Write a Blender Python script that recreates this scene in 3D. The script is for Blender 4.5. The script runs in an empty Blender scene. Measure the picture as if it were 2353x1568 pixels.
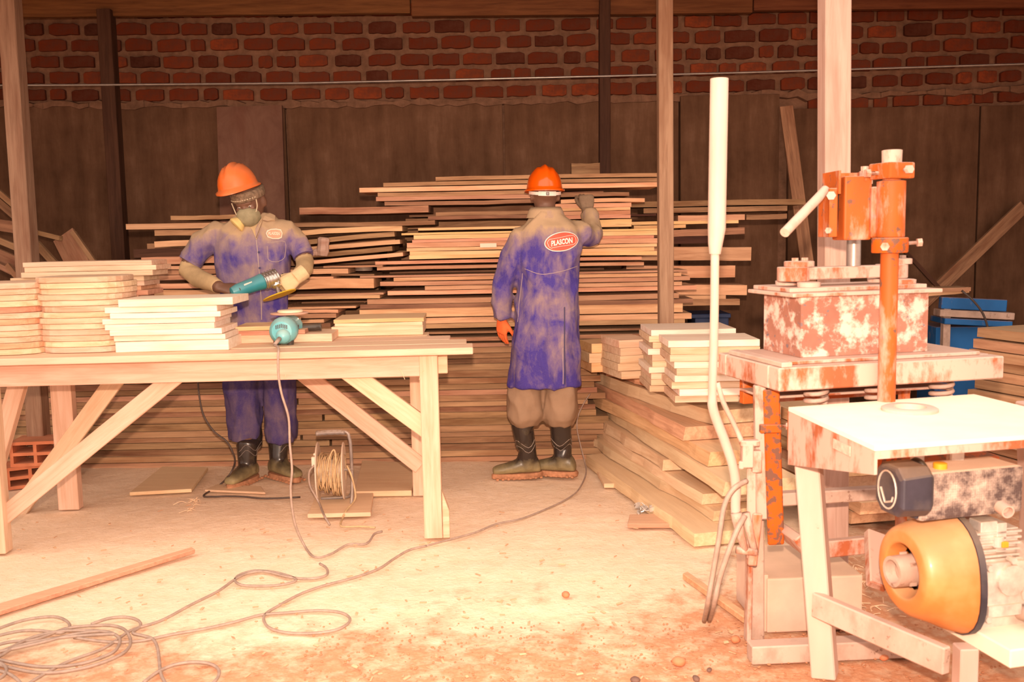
import bpy, bmesh, math, random
from mathutils import Vector, Matrix, noise
from mathutils.bvhtree import BVHTree

SC = bpy.context.scene
COL = SC.collection
# ---------------------------------------------------------------- camera, light, exposure
CAMZ = 1.35
FPX = 2200.0
PITCH = math.atan(237 / 2200)
ROLL = math.radians(1.1)
R_ = Vector((1, 0, 0))
D_ = Vector((0, -math.sin(PITCH), -math.cos(PITCH)))
F_ = Vector((0, math.cos(PITCH), -math.sin(PITCH)))
RC = R_ * math.cos(ROLL) + D_ * math.sin(ROLL)
DC = -R_ * math.sin(ROLL) + D_ * math.cos(ROLL)
CAM = Vector((0, 0, CAMZ))
cd = bpy.data.cameras.new('camera')
cam = bpy.data.objects.new('camera', cd)
COL.objects.link(cam)
cd.sensor_width = 36
cd.sensor_fit = 'HORIZONTAL'
cd.lens = FPX / 2353 * 36
cd.clip_start = 0.05
cd.clip_end = 200
m = Matrix((RC, -DC, -F_)).transposed().to_4x4()
m.translation = CAM
cam.matrix_world = m
cd.dof.use_dof = True
cd.dof.focus_distance = 5.2
cd.dof.aperture_fstop = 5.0
SC.camera = cam

w = bpy.data.worlds.new('overcast_sky')
SC.world = w
w.use_nodes = True
bg = w.node_tree.nodes['Background']
bg.inputs[0].default_value = (1.0, 0.80, 0.67, 1)
bg.inputs[1].default_value = 1.75

fl = bpy.data.lights.new('camera_flash', 'SPOT')     # the photographer's flash on the hot shoe
fl.energy = 860
fl.color = (1.0, 0.71, 0.53)
fl.shadow_soft_size = 0.03
fl.spot_size = math.radians(86)
fl.spot_blend = 1.0
flo = bpy.data.objects.new('camera_flash', fl)
flo.location = (0.0, -0.02, CAMZ + 0.19)
flo.rotation_euler = (math.radians(90 - 9), 0, 0)
COL.objects.link(flo)

vs = SC.view_settings
vs.view_transform = 'Standard'
vs.look = 'None'
vs.exposure = 0.2
vs.gamma = 1.0
vs.use_curve_mapping = False
SC.display_settings.display_device = 'sRGB'

# ---------------------------------------------------------------- pixel -> world helpers
def ray(px, py):
    u, v = px - 1176.5, py - 784.0
    return F_ + RC * (u / FPX) + DC * (v / FPX)
def P(px, py, Y):
    d = ray(px, py)
    return CAM + d * (Y / d.y)
def G(px, py, z=0.0):
    d = ray(px, py)
    return CAM + d * ((z - CAMZ) / d.z)
def S(Y):                                    # pixels per metre around depth Y
    return FPX / (Y * math.cos(PITCH)) * 1.0

# ---------------------------------------------------------------- mesh building
class MB:
    def __init__(s):
        s.v = []; s.f = []; s.m = []
    def add(s, vs_, fs, mi=0):
        o = len(s.v)
        s.v += [Vector(a) for a in vs_]
        s.f += [tuple(i + o for i in f) for f in fs]
        s.m += [mi] * len(fs)
        return s
    def box(s, c, size, R=None, mi=0):
        c = Vector(c); hx, hy, hz = size[0] / 2, size[1] / 2, size[2] / 2
        vs_ = []
        for x in (-hx, hx):
            for y in (-hy, hy):
                for z in (-hz, hz):
                    p = Vector((x, y, z))
                    vs_.append(c + (R @ p if R else p))
        return s.add(vs_, [(0, 1, 3, 2), (4, 6, 7, 5), (0, 4, 5, 1), (2, 3, 7, 6), (0, 2, 6, 4), (1, 5, 7, 3)], mi)
    def rings(s, rs, caps=True, mi=0, closed=True):
        n = len(rs[0]); vs_ = [p for r in rs for p in r]; fs = []
        for i in range(len(rs) - 1):
            for j in range(n if closed else n - 1):
                k = (j + 1) % n
                fs.append((i * n + j, i * n + k, (i + 1) * n + k, (i + 1) * n + j))
        if caps:
            fs.append(tuple(range(n))[::-1])
            fs.append(tuple(range((len(rs) - 1) * n, len(rs) * n)))
        return s.add(vs_, fs, mi)
    def tube(s, pts, r, n=8, caps=True, mi=0, flat=1.0):
        pts = [Vector(p) for p in pts]
        if not hasattr(r, '__len__'): r = [r] * len(pts)
        t0 = (pts[1] - pts[0]).normalized()
        up = Vector((0, 0, 1)) if abs(t0.z) < 0.9 else Vector((0, 1, 0))
        a = t0.cross(up).normalized(); rs = []
        for i, p in enumerate(pts):
            if i == 0: t = pts[1] - pts[0]
            elif i == len(pts) - 1: t = pts[-1] - pts[-2]
            else: t = (pts[i + 1] - pts[i]).normalized() + (pts[i] - pts[i - 1]).normalized()
            t = t.normalized() if t.length > 1e-9 else t0
            a = (a - t * a.dot(t)).normalized()
            b = t.cross(a)
            rs.append([p + a * math.cos(2 * math.pi * k / n) * r[i] + b * math.sin(2 * math.pi * k / n) * r[i] * flat for k in range(n)])
        return s.rings(rs, caps, mi)
    def lathe(s, o, axis, prof, n=16, mi=0, caps=True):
        axis = Vector(axis).normalized()
        up = Vector((0, 0, 1)) if abs(axis.z) < 0.9 else Vector((0, 1, 0))
        a = axis.cross(up).normalized(); b = axis.cross(a); o = Vector(o)
        return s.rings([[o + axis * h + (a * math.cos(2 * math.pi * k / n) + b * math.sin(2 * math.pi * k / n)) * max(r, 1e-4) for k in range(n)] for h, r in prof], caps, mi)
    def ell(s, c, r, R=None, nu=14, nv=9, mi=0):
        c = Vector(c); rs = []
        for i in range(nv):
            th = math.pi * (i + 0.02 if i == 0 else (i - 0.02 if i == nv - 1 else i)) / (nv - 1)
            ring = []
            for k in range(nu):
                ph = 2 * math.pi * k / nu
                p = Vector((r[0] * math.sin(th) * math.cos(ph), r[1] * math.sin(th) * math.sin(ph), r[2] * math.cos(th)))
                ring.append(c + (R @ p if R else p))
            rs.append(ring)
        return s.rings(rs, True, mi)
    def prism(s, poly, d, mi=0):
        d = Vector(d); a = [Vector(p) for p in poly]; n = len(a)
        return s.add(a + [p + d for p in a], [tuple(range(n))[::-1], tuple(range(n, 2 * n))] + [(i, (i + 1) % n, n + (i + 1) % n, n + i) for i in range(n)], mi)

WLOC = {}                                     # world matrix of each thing, used to place its parts
def raw_mesh(name, vs_, fs, mis, mats, smooth, bevel, recalc=True):
    me = bpy.data.meshes.new(name)
    me.from_pydata([tuple(v) for v in vs_], [], fs)
    if mis and max(mis) > 0:
        me.polygons.foreach_set('material_index', mis)
    if recalc or bevel:
        bm = bmesh.new(); bm.from_mesh(me)
        bmesh.ops.recalc_face_normals(bm, faces=bm.faces)
        if bevel:
            es = [e for e in bm.edges if len(e.link_faces) == 2 and e.calc_face_angle(0) > 0.5]
            bmesh.ops.bevel(bm, geom=es, offset=bevel, segments=2 if bevel > 0.004 else 1, affect='EDGES', profile=0.6)
        bm.to_mesh(me); bm.free()
    if smooth:
        me.polygons.foreach_set('use_smooth', [True] * len(me.polygons))
        if smooth == 'auto':
            me.set_sharp_from_angle(angle=math.radians(38))
    for k in (mats if isinstance(mats, (list, tuple)) else [mats]):
        me.materials.append(k)
    return me
def tag(o, label=None, cat=None, group=None, kind=None):
    if label: o['label'] = label
    if cat: o['category'] = cat
    if group: o['group'] = group
    if kind: o['kind'] = kind
    return o
def place(o, M, parent):
    COL.objects.link(o)
    WLOC[o.name] = M.copy()
    if parent is not None:
        o.parent = parent
        o.matrix_basis = WLOC[parent.name].inverted() @ M
    else:
        o.matrix_basis = M
    return o
def obj(name, mb, mats, parent=None, smooth=False, bevel=0, M=None, origin=None):
    """M given: mb is in local coordinates. Otherwise mb is in world coordinates."""
    if M is None:
        if origin is None:
            if parent is not None: origin = WLOC[parent.name].translation
            else:
                xs = [v.x for v in mb.v]; ys = [v.y for v in mb.v]; zs = [v.z for v in mb.v]
                origin = Vector(((min(xs) + max(xs)) / 2, (min(ys) + max(ys)) / 2, min(zs)))
        M = Matrix.Translation(origin)
        inv = M.inverted()
        vs_ = [inv @ v for v in mb.v]
    else: vs_ = mb.v
    me = raw_mesh(name, vs_, mb.f, mb.m, mats, smooth, bevel)
    return place(bpy.data.objects.new(name, me), M, parent)
def thing(name, label, cat, loc, group=None):
    o = bpy.data.objects.new(name, None)
    o.empty_display_size = 0.1
    place(o, Matrix.Translation(Vector(loc)), None)
    return tag(o, label, cat, group)
def frame(x, z=(0, 0, 1), o=(0, 0, 0)):
    """matrix whose X runs along x, Z as near z as possible"""
    x = Vector(x).normalized(); y = Vector(z).cross(x).normalized(); z = x.cross(y)
    M = Matrix((x, y, z)).transposed().to_4x4(); M.translation = Vector(o)
    return M
def smooth_path(pts, k=6):
    pts = [Vector(p) for p in pts]; out = []
    q = [pts[0] * 2 - pts[1]] + pts + [pts[-1] * 2 - pts[-2]]
    for i in range(1, len(q) - 2):
        a, b, c, d = q[i - 1], q[i], q[i + 1], q[i + 2]
        for j in range(k):
            t = j / k
            out.append(0.5 * ((2 * b) + (c - a) * t + (2 * a - 5 * b + 4 * c - d) * t * t + (3 * b - a - 3 * c + d) * t ** 3))
    out.append(pts[-1]); return out
def cord(name, pts, r, mat, label=None, cat='cable', group=None, parent=None, k=6, n=6):
    o = obj(name, MB().tube(smooth_path(pts, k), r, n), mat, parent, smooth=True)
    return tag(o, label, cat, group) if label else o

# ---------------------------------------------------------------- materials
def newmat(name):
    mt = bpy.data.materials.new(name); mt.use_nodes = True
    nt = mt.node_tree; return mt, nt, nt.nodes['Principled BSDF']
def N(nt, t, **kw):
    n = nt.nodes.new(t)
    for k, v in kw.items():
        if k.startswith('i_'): n.inputs[int(k[2:]) if k[2:].isdigit() else k[2:].replace('_', ' ')].default_value = v
        else: setattr(n, k, v)
    return n
def c4(c): return (c[0], c[1], c[2], 1)
def ramp(nt, fac, stops):
    r = N(nt, 'ShaderNodeValToRGB'); e = r.color_ramp.elements
    while len(e) < len(stops): e.new(0.5)
    for q, (p, c) in zip(e, stops): q.position = p; q.color = c4(c)
    nt.links.new(fac, r.inputs[0]); return r.outputs[0]
def mixc(nt, fac, a, b, mode='MIX'):
    n = N(nt, 'ShaderNodeMix', data_type='RGBA', blend_type=mode)
    for k, s in ((0, fac), (6, a), (7, b)):
        if hasattr(s, 'is_linked') or hasattr(s, 'links'): nt.links.new(s, n.inputs[k])
        else: n.inputs[k].default_value = s if k == 0 else c4(s)
    return n.outputs[2]
def coords(nt, scale=(1, 1, 1), kind='Object', loc=(0, 0, 0)):
    tc = N(nt, 'ShaderNodeTexCoord'); mp = N(nt, 'ShaderNodeMapping')
    mp.inputs['Scale'].default_value = scale; mp.inputs['Location'].default_value = loc
    nt.links.new(tc.outputs[kind], mp.inputs[0]); return mp.outputs[0]
def nz(nt, vec, scale, detail=4, rough=0.6, dist=0.0):
    n = N(nt, 'ShaderNodeTexNoise'); n.inputs['Scale'].default_value = scale; n.inputs['Detail'].default_value = detail
    n.inputs['Roughness'].default_value = rough; n.inputs['Distortion'].default_value = dist
    if vec is not None: nt.links.new(vec, n.inputs['Vector'])
    return n.outputs['Fac']
def mth(nt, op, a, b=0.0, clamp=False):
    n = N(nt, 'ShaderNodeMath', operation=op, use_clamp=clamp)
    for k, s in ((0, a), (1, b)):
        if isinstance(s, (int, float)): n.inputs[k].default_value = s
        else: nt.links.new(s, n.inputs[k])
    return n.outputs[0]
def bump(nt, bsdf, h, strength=0.4, dist=0.01):
    b = N(nt, 'ShaderNodeBump'); b.inputs['Strength'].default_value = strength; b.inputs['Distance'].default_value = dist
    nt.links.new(h, b.inputs['Height']); nt.links.new(b.outputs[0], bsdf.inputs['Normal'])
DUST = (0.74, 0.53, 0.33)
def up_mask(nt, lo=0.5, hi=0.95):
    g = N(nt, 'ShaderNodeNewGeometry'); sp = N(nt, 'ShaderNodeSeparateXYZ')
    nt.links.new(g.outputs['Normal'], sp.inputs[0])
    mr = N(nt, 'ShaderNodeMapRange'); mr.inputs[1].default_value = lo; mr.inputs[2].default_value = hi
    nt.links.new(sp.outputs[2], mr.inputs[0]); return mr.outputs[0]
def wood(name, dark, light, dust=0.5, vary=0.35, rough=0.75, stain=0.0, grain=(1.2, 18, 18)):
    mt, nt, b = newmat(name)
    oi = N(nt, 'ShaderNodeObjectInfo')
    tc = N(nt, 'ShaderNodeTexCoord'); ad = N(nt, 'ShaderNodeVectorMath', operation='ADD')
    sc_ = N(nt, 'ShaderNodeVectorMath', operation='SCALE'); sc_.inputs[3].default_value = 37.0
    cb = N(nt, 'ShaderNodeCombineXYZ')
    for k in range(3): nt.links.new(oi.outputs['Random'], cb.inputs[k])
    nt.links.new(cb.outputs[0], sc_.inputs[0])
    nt.links.new(tc.outputs['Object'], ad.inputs[0]); nt.links.new(sc_.outputs[0], ad.inputs[1])
    mp = N(nt, 'ShaderNodeMapping'); mp.inputs['Scale'].default_value = grain
    nt.links.new(ad.outputs[0], mp.inputs[0])
    g1 = nz(nt, mp.outputs[0], 2.2, 6, 0.65, 0.6)
    col = ramp(nt, g1, [(0.3, dark), (0.62, light)])
    # patches of redder heartwood / stain along the length
    mp2 = N(nt, 'ShaderNodeMapping'); mp2.inputs['Scale'].default_value = (1.0, 4, 6)
    nt.links.new(ad.outputs[0], mp2.inputs[0])
    g2 = nz(nt, mp2.outputs[0], 2.0, 3)
    col = mixc(nt, mth(nt, 'MULTIPLY', ramp(nt, g2, [(0.5, (0, 0, 0)), (0.68, (1, 1, 1))]), 0.35 + stain), col, (dark[0] * 0.85, dark[1] * 0.6, dark[2] * 0.5))
    hs = N(nt, 'ShaderNodeHueSaturation')
    nt.links.new(col, hs.inputs['Color'])
    rv = N(nt, 'ShaderNodeMapRange'); rv.inputs[3].default_value = 1 - vary; rv.inputs[4].default_value = 1 + vary * 0.7
    nt.links.new(oi.outputs['Random'], rv.inputs[0]); nt.links.new(rv.outputs[0], hs.inputs['Value'])
    rh = N(nt, 'ShaderNodeMath', operation='FRACT'); rm = mth(nt, 'MULTIPLY', oi.outputs['Random'], 7.31)
    nt.links.new(rm, rh.inputs[0])
    hh = N(nt, 'ShaderNodeMapRange'); hh.inputs[3].default_value = 0.487; hh.inputs[4].default_value = 0.512
    nt.links.new(rh.outputs[0], hh.inputs[0]); nt.links.new(hh.outputs[0], hs.inputs['Hue'])
    col = hs.outputs[0]
    if dust:
        col = mixc(nt, mth(nt, 'MULTIPLY', up_mask(nt), dust), col, DUST)
    nt.links.new(col, b.inputs['Base Color']); b.inputs['Roughness'].default_value = rough
    b.inputs['Specular IOR Level'].default_value = 0.2
    bump(nt, b, g1, 0.35, 0.006)
    return mt
M = {}
M['fresh'] = wood('fresh_pine', (0.58, 0.37, 0.22), (0.76, 0.55, 0.38), 0.25, 0.12)
M['pale'] = wood('pale_planed_pine', (0.76, 0.58, 0.44), (0.88, 0.74, 0.62), 0.25, 0.08)
M['bench'] = wood('bench_pine', (0.60, 0.37, 0.24), (0.76, 0.51, 0.37), 0.35, 0.07)
M['plank'] = wood('sawn_plank', (0.48, 0.25, 0.135), (0.70, 0.41, 0.24), 0.5, 0.28)
M['gold'] = wood('yellow_sawn_plank', (0.64, 0.38, 0.16), (0.80, 0.53, 0.27), 0.5, 0.12)
M['red'] = wood('reddish_sawn_plank', (0.50, 0.23, 0.13), (0.70, 0.38, 0.23), 0.5, 0.2)
M['mid'] = wood('brownish_sawn_plank', (0.30, 0.16, 0.09), (0.46, 0.265, 0.15), 0.4, 0.2, stain=0.2)
M['brown'] = wood('weathered_plank', (0.20, 0.10, 0.055), (0.40, 0.22, 0.12), 0.35, 0.25, stain=0.3)
M['dark'] = wood('dark_timber', (0.045, 0.018, 0.010), (0.085, 0.036, 0.020), 0.1, 0.15)
M['post'] = wood('post_timber', (0.40, 0.26, 0.19), (0.52, 0.36, 0.28), 0.1, 0.1)
M['post_tan'] = wood('tan_post_timber', (0.22, 0.12, 0.075), (0.36, 0.22, 0.145), 0.1, 0.1, stain=0.15)
M['slab'] = wood('rough_slab_wood', (0.62, 0.40, 0.24), (0.78, 0.56, 0.36), 0.6, 0.14)
M['ply'] = wood('grey_brown_board', (0.15, 0.075, 0.045), (0.21, 0.115, 0.07), 0.1, 0.05, grain=(2, 3, 3))
M['beam'] = wood('roof_beam_timber', (0.11, 0.04, 0.014), (0.20, 0.08, 0.028), 0.1, 0.12)

def plain(name, col, rough=0.6, metal=0.0, var=0.15, scale=12, dust=0.0, spec=0.5, bstr=0.0, coat=0.0):
    mt, nt, b = newmat(name)
    v = coords(nt)
    g = nz(nt, v, scale, 4)
    a = tuple(min(1, x * (1 + var)) for x in col); d = tuple(x * (1 - var) for x in col)
    cc = ramp(nt, g, [(0.3, d), (0.7, a)])
    if dust: 
        g2 = nz(nt, v, 5, 5)
        fac = mth(nt, 'ADD', mth(nt, 'MULTIPLY', up_mask(nt, 0.0, 0.9), dust), mth(nt, 'MULTIPLY', ramp(nt, g2, [(0.45, (0, 0, 0)), (0.7, (1, 1, 1))]), dust * 0.6), True)
        cc = mixc(nt, fac, cc, DUST)
    nt.links.new(cc, b.inputs['Base Color'])
    b.inputs['Roughness'].default_value = rough; b.inputs['Metallic'].default_value = metal
    b.inputs['Specular IOR Level'].default_value = spec
    b.inputs['Coat Weight'].default_value = coat
    if bstr: bump(nt, b, g, bstr, 0.004)
    return mt
def painted(name, paint, rust=(0.16, 0.07, 0.045), dust=DUST, dust_lo=0.45, dust_hi=0.62, rust_lo=0.62, rust_hi=0.66, scale=7, stretch=(1, 1, 0.6), rough=0.6, up=0.8):
    """worn painted steel: paint, chips of dark rust, caked pale dust"""
    mt, nt, b = newmat(name)
    v = coords(nt, stretch)
    g1 = nz(nt, v, scale, 6, 0.65); g2 = nz(nt, coords(nt, (1, 1, 1), loc=(3.1, 5.2, 1.7)), scale * 3.2, 5, 0.6)
    col = mixc(nt, ramp(nt, nz(nt, v, scale * 0.6, 3), [(0.35, (0, 0, 0)), (0.7, (1, 1, 1))]), paint, tuple(x * 0.72 for x in paint))
    col = mixc(nt, ramp(nt, g2, [(rust_lo, (0, 0, 0)), (rust_hi, (1, 1, 1))]), col, rust)
    f = mth(nt, 'ADD', ramp(nt, g1, [(dust_lo, (0, 0, 0)), (dust_hi, (1, 1, 1))]), mth(nt, 'MULTIPLY', up_mask(nt, 0.3, 0.9), up), True)
    col = mixc(nt, mth(nt, 'MULTIPLY', f, 0.92), col, dust)
    nt.links.new(col, b.inputs['Base Color']); b.inputs['Roughness'].default_value = rough
    b.inputs['Specular IOR Level'].default_value = 0.3
    bump(nt, b, g1, 0.3, 0.004)
    return mt
MDUST = (0.56, 0.40, 0.33)
M['orange'] = painted('worn_orange_paint', (0.50, 0.105, 0.014), dust=MDUST, dust_lo=0.52, dust_hi=0.72, scale=11, stretch=(1, 1, .35))
M['orange_bare'] = painted('chipped_orange_paint', (0.55, 0.10, 0.004), dust=MDUST, dust_lo=0.72, dust_hi=0.9, rust_lo=0.51, rust_hi=0.55, scale=11, up=0.3)
M['caked'] = painted('dust_caked_orange_steel', (0.42, 0.115, 0.045), dust=MDUST, dust_lo=0.38, dust_hi=0.53, rust_lo=0.66, rust_hi=0.72, scale=13, stretch=(1, 1, .45))
M['mould'] = painted('rusty_mould_steel', (0.38, 0.165, 0.115), rust=(0.17, 0.13, 0.14), dust=(0.72, 0.54, 0.46), dust_lo=0.49, dust_hi=0.60, rust_lo=0.62, rust_hi=0.66, scale=14, stretch=(1, 1, 1))
M['steel_dust'] = painted('dusty_bare_steel', (0.48, 0.33, 0.26), rust=(0.25, 0.14, 0.1), dust=MDUST, dust_lo=0.42, dust_hi=0.62, scale=12)
M['pale_steel'] = painted('pale_dusty_pipe', (0.62, 0.42, 0.34), rust=(0.45, 0.27, 0.2), dust=(0.60, 0.44, 0.38), dust_lo=0.4, dust_hi=0.62, rust_lo=0.7, rust_hi=0.75, stretch=(1, 1, 0.2))
M['plate'] = plain('sawdust_covered_plate', (0.92, 0.78, 0.62), 0.85, 0, 0.05, 9, spec=0.2)
M['block_dust'] = plain('pink_dusted_block', (0.62, 0.43, 0.34), .9, 0, .12, 7, dust=.3, spec=.1, bstr=.3)
M['rod'] = plain('grey_steel_rod', (0.33, 0.27, 0.24), 0.4, 0.6, 0.15, 20)
M['alu'] = plain('dusty_cast_aluminium', (0.66, 0.56, 0.50), 0.45, 0.35, 0.25, 25, dust=0.35, bstr=0.2)
M['chrome'] = plain('bright_gear_casting', (0.72, 0.68, 0.64), 0.22, 0.9, 0.15, 30)
M['engine_orange'] = plain('orange_fan_cover', (0.58, 0.20, 0.045), 0.4, 0, 0.2, 5, dust=0.35, coat=0.2)
M['black_plastic'] = plain('dusty_black_plastic', (0.035, 0.03, 0.045), 0.5, 0, 0.3, 15, dust=0.22)
M['black'] = plain('black_rubber', (0.03, 0.024, 0.022), 0.35, 0, 0.25, 10, dust=0.06)
M['teal'] = plain('teal_plastic', (0.03, 0.25, 0.30), 0.35, 0, 0.15, 9, dust=0.1)
M['teal_dusty'] = plain('dusty_light_teal_plastic', (0.10, 0.42, 0.47), 0.4, 0, 0.2, 9, dust=0.25)
M['yellow_disc'] = plain('yellow_sanding_disc', (0.80, 0.52, 0.03), 0.6, 0, 0.08)
M['pink_pad'] = plain('pinkish_backing_pad', (0.72, 0.42, 0.30), 0.6, 0, 0.08)
M['cream_pad'] = plain('cream_foam_pad', (0.80, 0.66, 0.45), 0.8, 0, 0.06)
M['cable'] = plain('dusty_grey_cable', (0.36, 0.26, 0.21), 0.6, 0, 0.2, 30)
M['cable_dark'] = plain('dark_cable', (0.075, 0.05, 0.04), 0.55, 0, 0.2, 30)
M['cable_tan'] = plain('dust_tan_cable', (0.55, 0.37, 0.20), 0.7, 0, 0.25, 30)
M['reel'] = plain('white_reel_plastic', (0.76, 0.62, 0.50), 0.5, 0, 0.08, 8, dust=0.2)
M['tube_grey'] = plain('grey_painted_tube', (0.26, 0.22, 0.21), 0.45, 0.3, 0.2, 20, dust=0.35)
M['conduit'] = plain('galvanised_conduit', (0.42, 0.37, 0.34), 0.35, 0.7, 0.15, 14)
M['blue'] = painted('worn_blue_paint', (0.015, 0.14, 0.42), rust=(0.12, 0.06, 0.04), dust=(0.42, 0.26, 0.17), dust_lo=0.6, dust_hi=0.8, rust_lo=0.66, rust_hi=0.72, up=0.6)
M['clay'] = plain('fired_clay_block', (0.56, 0.17, 0.075), 0.85, 0, 0.18, 9, dust=0.15)
M['foil'] = plain('crumpled_grey_plastic', (0.55, 0.50, 0.46), 0.35, 0.2, 0.4, 30)
M['label_white'] = plain('paper_label', (0.82, 0.66, 0.52), 0.7, 0, 0.05)
M['sticker'] = plain('grey_maker_plate', (0.62, 0.47, 0.38), 0.5, 0.2, 0.25, 60)
M['yellow_cap'] = plain('yellow_plastic_cap', (0.75, 0.36, 0.02), 0.5)
M['pebble'] = plain('dark_pebble', (0.16, 0.09, 0.07), 0.8, 0, 0.3)
M['twine'] = plain('wood_shaving_curl', (0.80, 0.55, 0.36), 0.8, 0, 0.15)
# ---------------------------------------------------------------- the setting
def ground_mat():
    mt, nt, b = newmat('sawdust_and_red_soil')
    g = N(nt, 'ShaderNodeTexCoord'); v = g.outputs['Object']
    n1 = nz(nt, v, 1.3, 7, 0.62); n2 = nz(nt, v, 14, 6, 0.65); n3 = nz(nt, v, 60, 4, 0.6)
    sp = N(nt, 'ShaderNodeSeparateXYZ'); nt.links.new(v, sp.inputs[0])
    saw = ramp(nt, n2, [(0.3, (0.82, 0.61, 0.42)), (0.65, (0.90, 0.70, 0.52))])
    soil = ramp(nt, n2, [(0.3, (0.40, 0.16, 0.075)), (0.52, (0.56, 0.25, 0.13)), (0.75, (0.72, 0.44, 0.28))])
    # soil shows through towards the open yard (small y) and by the press (large x)
    e = mth(nt, 'SUBTRACT', 3.5, sp.outputs[1])
    e = mth(nt, 'ADD', e, mth(nt, 'MULTIPLY', mth(nt, 'MAXIMUM', mth(nt, 'SUBTRACT', sp.outputs[0], 0.35), 0.0), 0.8))
    e = mth(nt, 'ADD', e, mth(nt, 'MULTIPLY', mth(nt, 'MINIMUM', sp.outputs[0], 0.0), 0.12))
    e = mth(nt, 'ADD', mth(nt, 'MULTIPLY', e, 1.0), mth(nt, 'MULTIPLY', mth(nt, 'SUBTRACT', n1, 0.5), 1.9))
    e = mth(nt, 'ADD', e, mth(nt, 'MULTIPLY', mth(nt, 'SUBTRACT', nz(nt, v, 9, 6, 0.7), 0.5), 1.6))
    f = ramp(nt, e, [(0.0, (0, 0, 0)), (0.5, (1, 1, 1))])
    f = mth(nt, 'MULTIPLY', f, ramp(nt, n2, [(0.36, (0.35, 0.35, 0.35)), (0.56, (1, 1, 1))]))
    col = mixc(nt, f, saw, soil)
    col = mixc(nt, ramp(nt, n3, [(0.66, (0, 0, 0)), (0.74, (1, 1, 1))]), col, (0.42, 0.25, 0.15))
    nt.links.new(col, b.inputs['Base Color']); b.inputs['Roughness'].default_value = 0.95
    b.inputs['Specular IOR Level'].default_value = 0.1
    h = mth(nt, 'ADD', mth(nt, 'MULTIPLY', n2, 0.7), mth(nt, 'MULTIPLY', n3, 0.3))
    bump(nt, b, h, 0.5, 0.02)
    return mt
M['ground'] = ground_mat()
def ground_h(x, y):
    return 0.014 * (noise.noise(Vector((x * 1.7, y * 1.7, 3.0)))) + 0.008 * noise.noise(Vector((x * 5, y * 5, 8.0))) - 0.012
xs = [-14, -9, -6] + [-4.2 + 0.07 * i for i in range(121)] + [6, 9, 14]
ys = [-16, -10, -5, -2, 0, 1] + [1.6 + 0.07 * i for i in range(91)] + [9, 11]
mb = MB()
nx = len(xs)
mb.add([(x, y, ground_h(x, y)) for y in ys for x in xs], [(j * nx + i, j * nx + i + 1, (j + 1) * nx + i + 1, (j + 1) * nx + i) for j in range(len(ys) - 1) for i in range(nx - 1)])
fl_o = obj('floor', mb, M['ground'], smooth=True, origin=Vector((0, 0, 0)))
tag(fl_o, 'pale sawdust covered earth floor turning to red soil outside', kind='structure')

def conc_mat():
    mt, nt, b = newmat('stained_concrete_panel')
    oi = N(nt, 'ShaderNodeObjectInfo')
    v = coords(nt); vs_ = coords(nt, (3.0, 3.0, 0.5))
    n1 = nz(nt, v, 2.2, 7, 0.65); n2 = nz(nt, vs_, 3.5, 5, 0.65); n3 = nz(nt, v, 40, 3)
    col = ramp(nt, mth(nt, 'ADD', mth(nt, 'MULTIPLY', n1, 0.55), mth(nt, 'MULTIPLY', n2, 0.45)), [(0.3, (0.065, 0.029, 0.014)), (0.53, (0.140, 0.069, 0.038)), (0.72, (0.235, 0.13, 0.08))])
    col = mixc(nt, mth(nt, 'MULTIPLY', ramp(nt, nz(nt, v, 6, 6, 0.75, 0.5), [(0.68, (0, 0, 0)), (0.74, (1, 1, 1))]), 0.35), col, (0.34, 0.23, 0.16))
    hs = N(nt, 'ShaderNodeHueSaturation'); rv = N(nt, 'ShaderNodeMapRange'); rv.inputs[3].default_value = 0.86; rv.inputs[4].default_value = 1.1
    nt.links.new(oi.outputs['Random'], rv.inputs[0]); nt.links.new(rv.outputs[0], hs.inputs['Value']); nt.links.new(col, hs.inputs['Color'])
    nt.links.new(hs.outputs[0], b.inputs['Base Color']); b.inputs['Roughness'].default_value = 0.9
    b.inputs['Specular IOR Level'].default_value = 0.15
    bump(nt, b, mth(nt, 'ADD', n1, mth(nt, 'MULTIPLY', n3, 0.3)), 0.3, 0.01)
    return mt
M['concrete'] = conc_mat()
M['mortar'] = plain('rough_mortar', (0.20, 0.105, 0.065), 0.95, 0, 0.25, 18, spec=0.1, bstr=0.6)
def brick_mat():
    mt, nt, b = newmat('burnt_red_brick')
    oi = N(nt, 'ShaderNodeObjectInfo')
    v = coords(nt); n1 = nz(nt, v, 16, 5, 0.65)
    base = ramp(nt, oi.outputs['Random'], [(0.0, (0.06, 0.018, 0.01)), (0.2, (0.13, 0.024, 0.009)), (0.7, (0.19, 0.036, 0.012)), (1.0, (0.29, 0.06, 0.02))])
    col = mixc(nt, ramp(nt, n1, [(0.35, (0, 0, 0)), (0.75, (1, 1, 1))]), base, (0.11, 0.04, 0.024))
    nt.links.new(col, b.inputs['Base Color']); b.inputs['Roughness'].default_value = 0.92
    b.inputs['Specular IOR Level'].default_value = 0.1
    bump(nt, b, n1, 0.5, 0.01)
    return mt
M['brick'] = brick_mat()
WY = 7.6
random.seed(5)
mb = MB().box((0.0, WY + 0.12, 1.75), (11.0, 0.16, 3.9))
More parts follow.
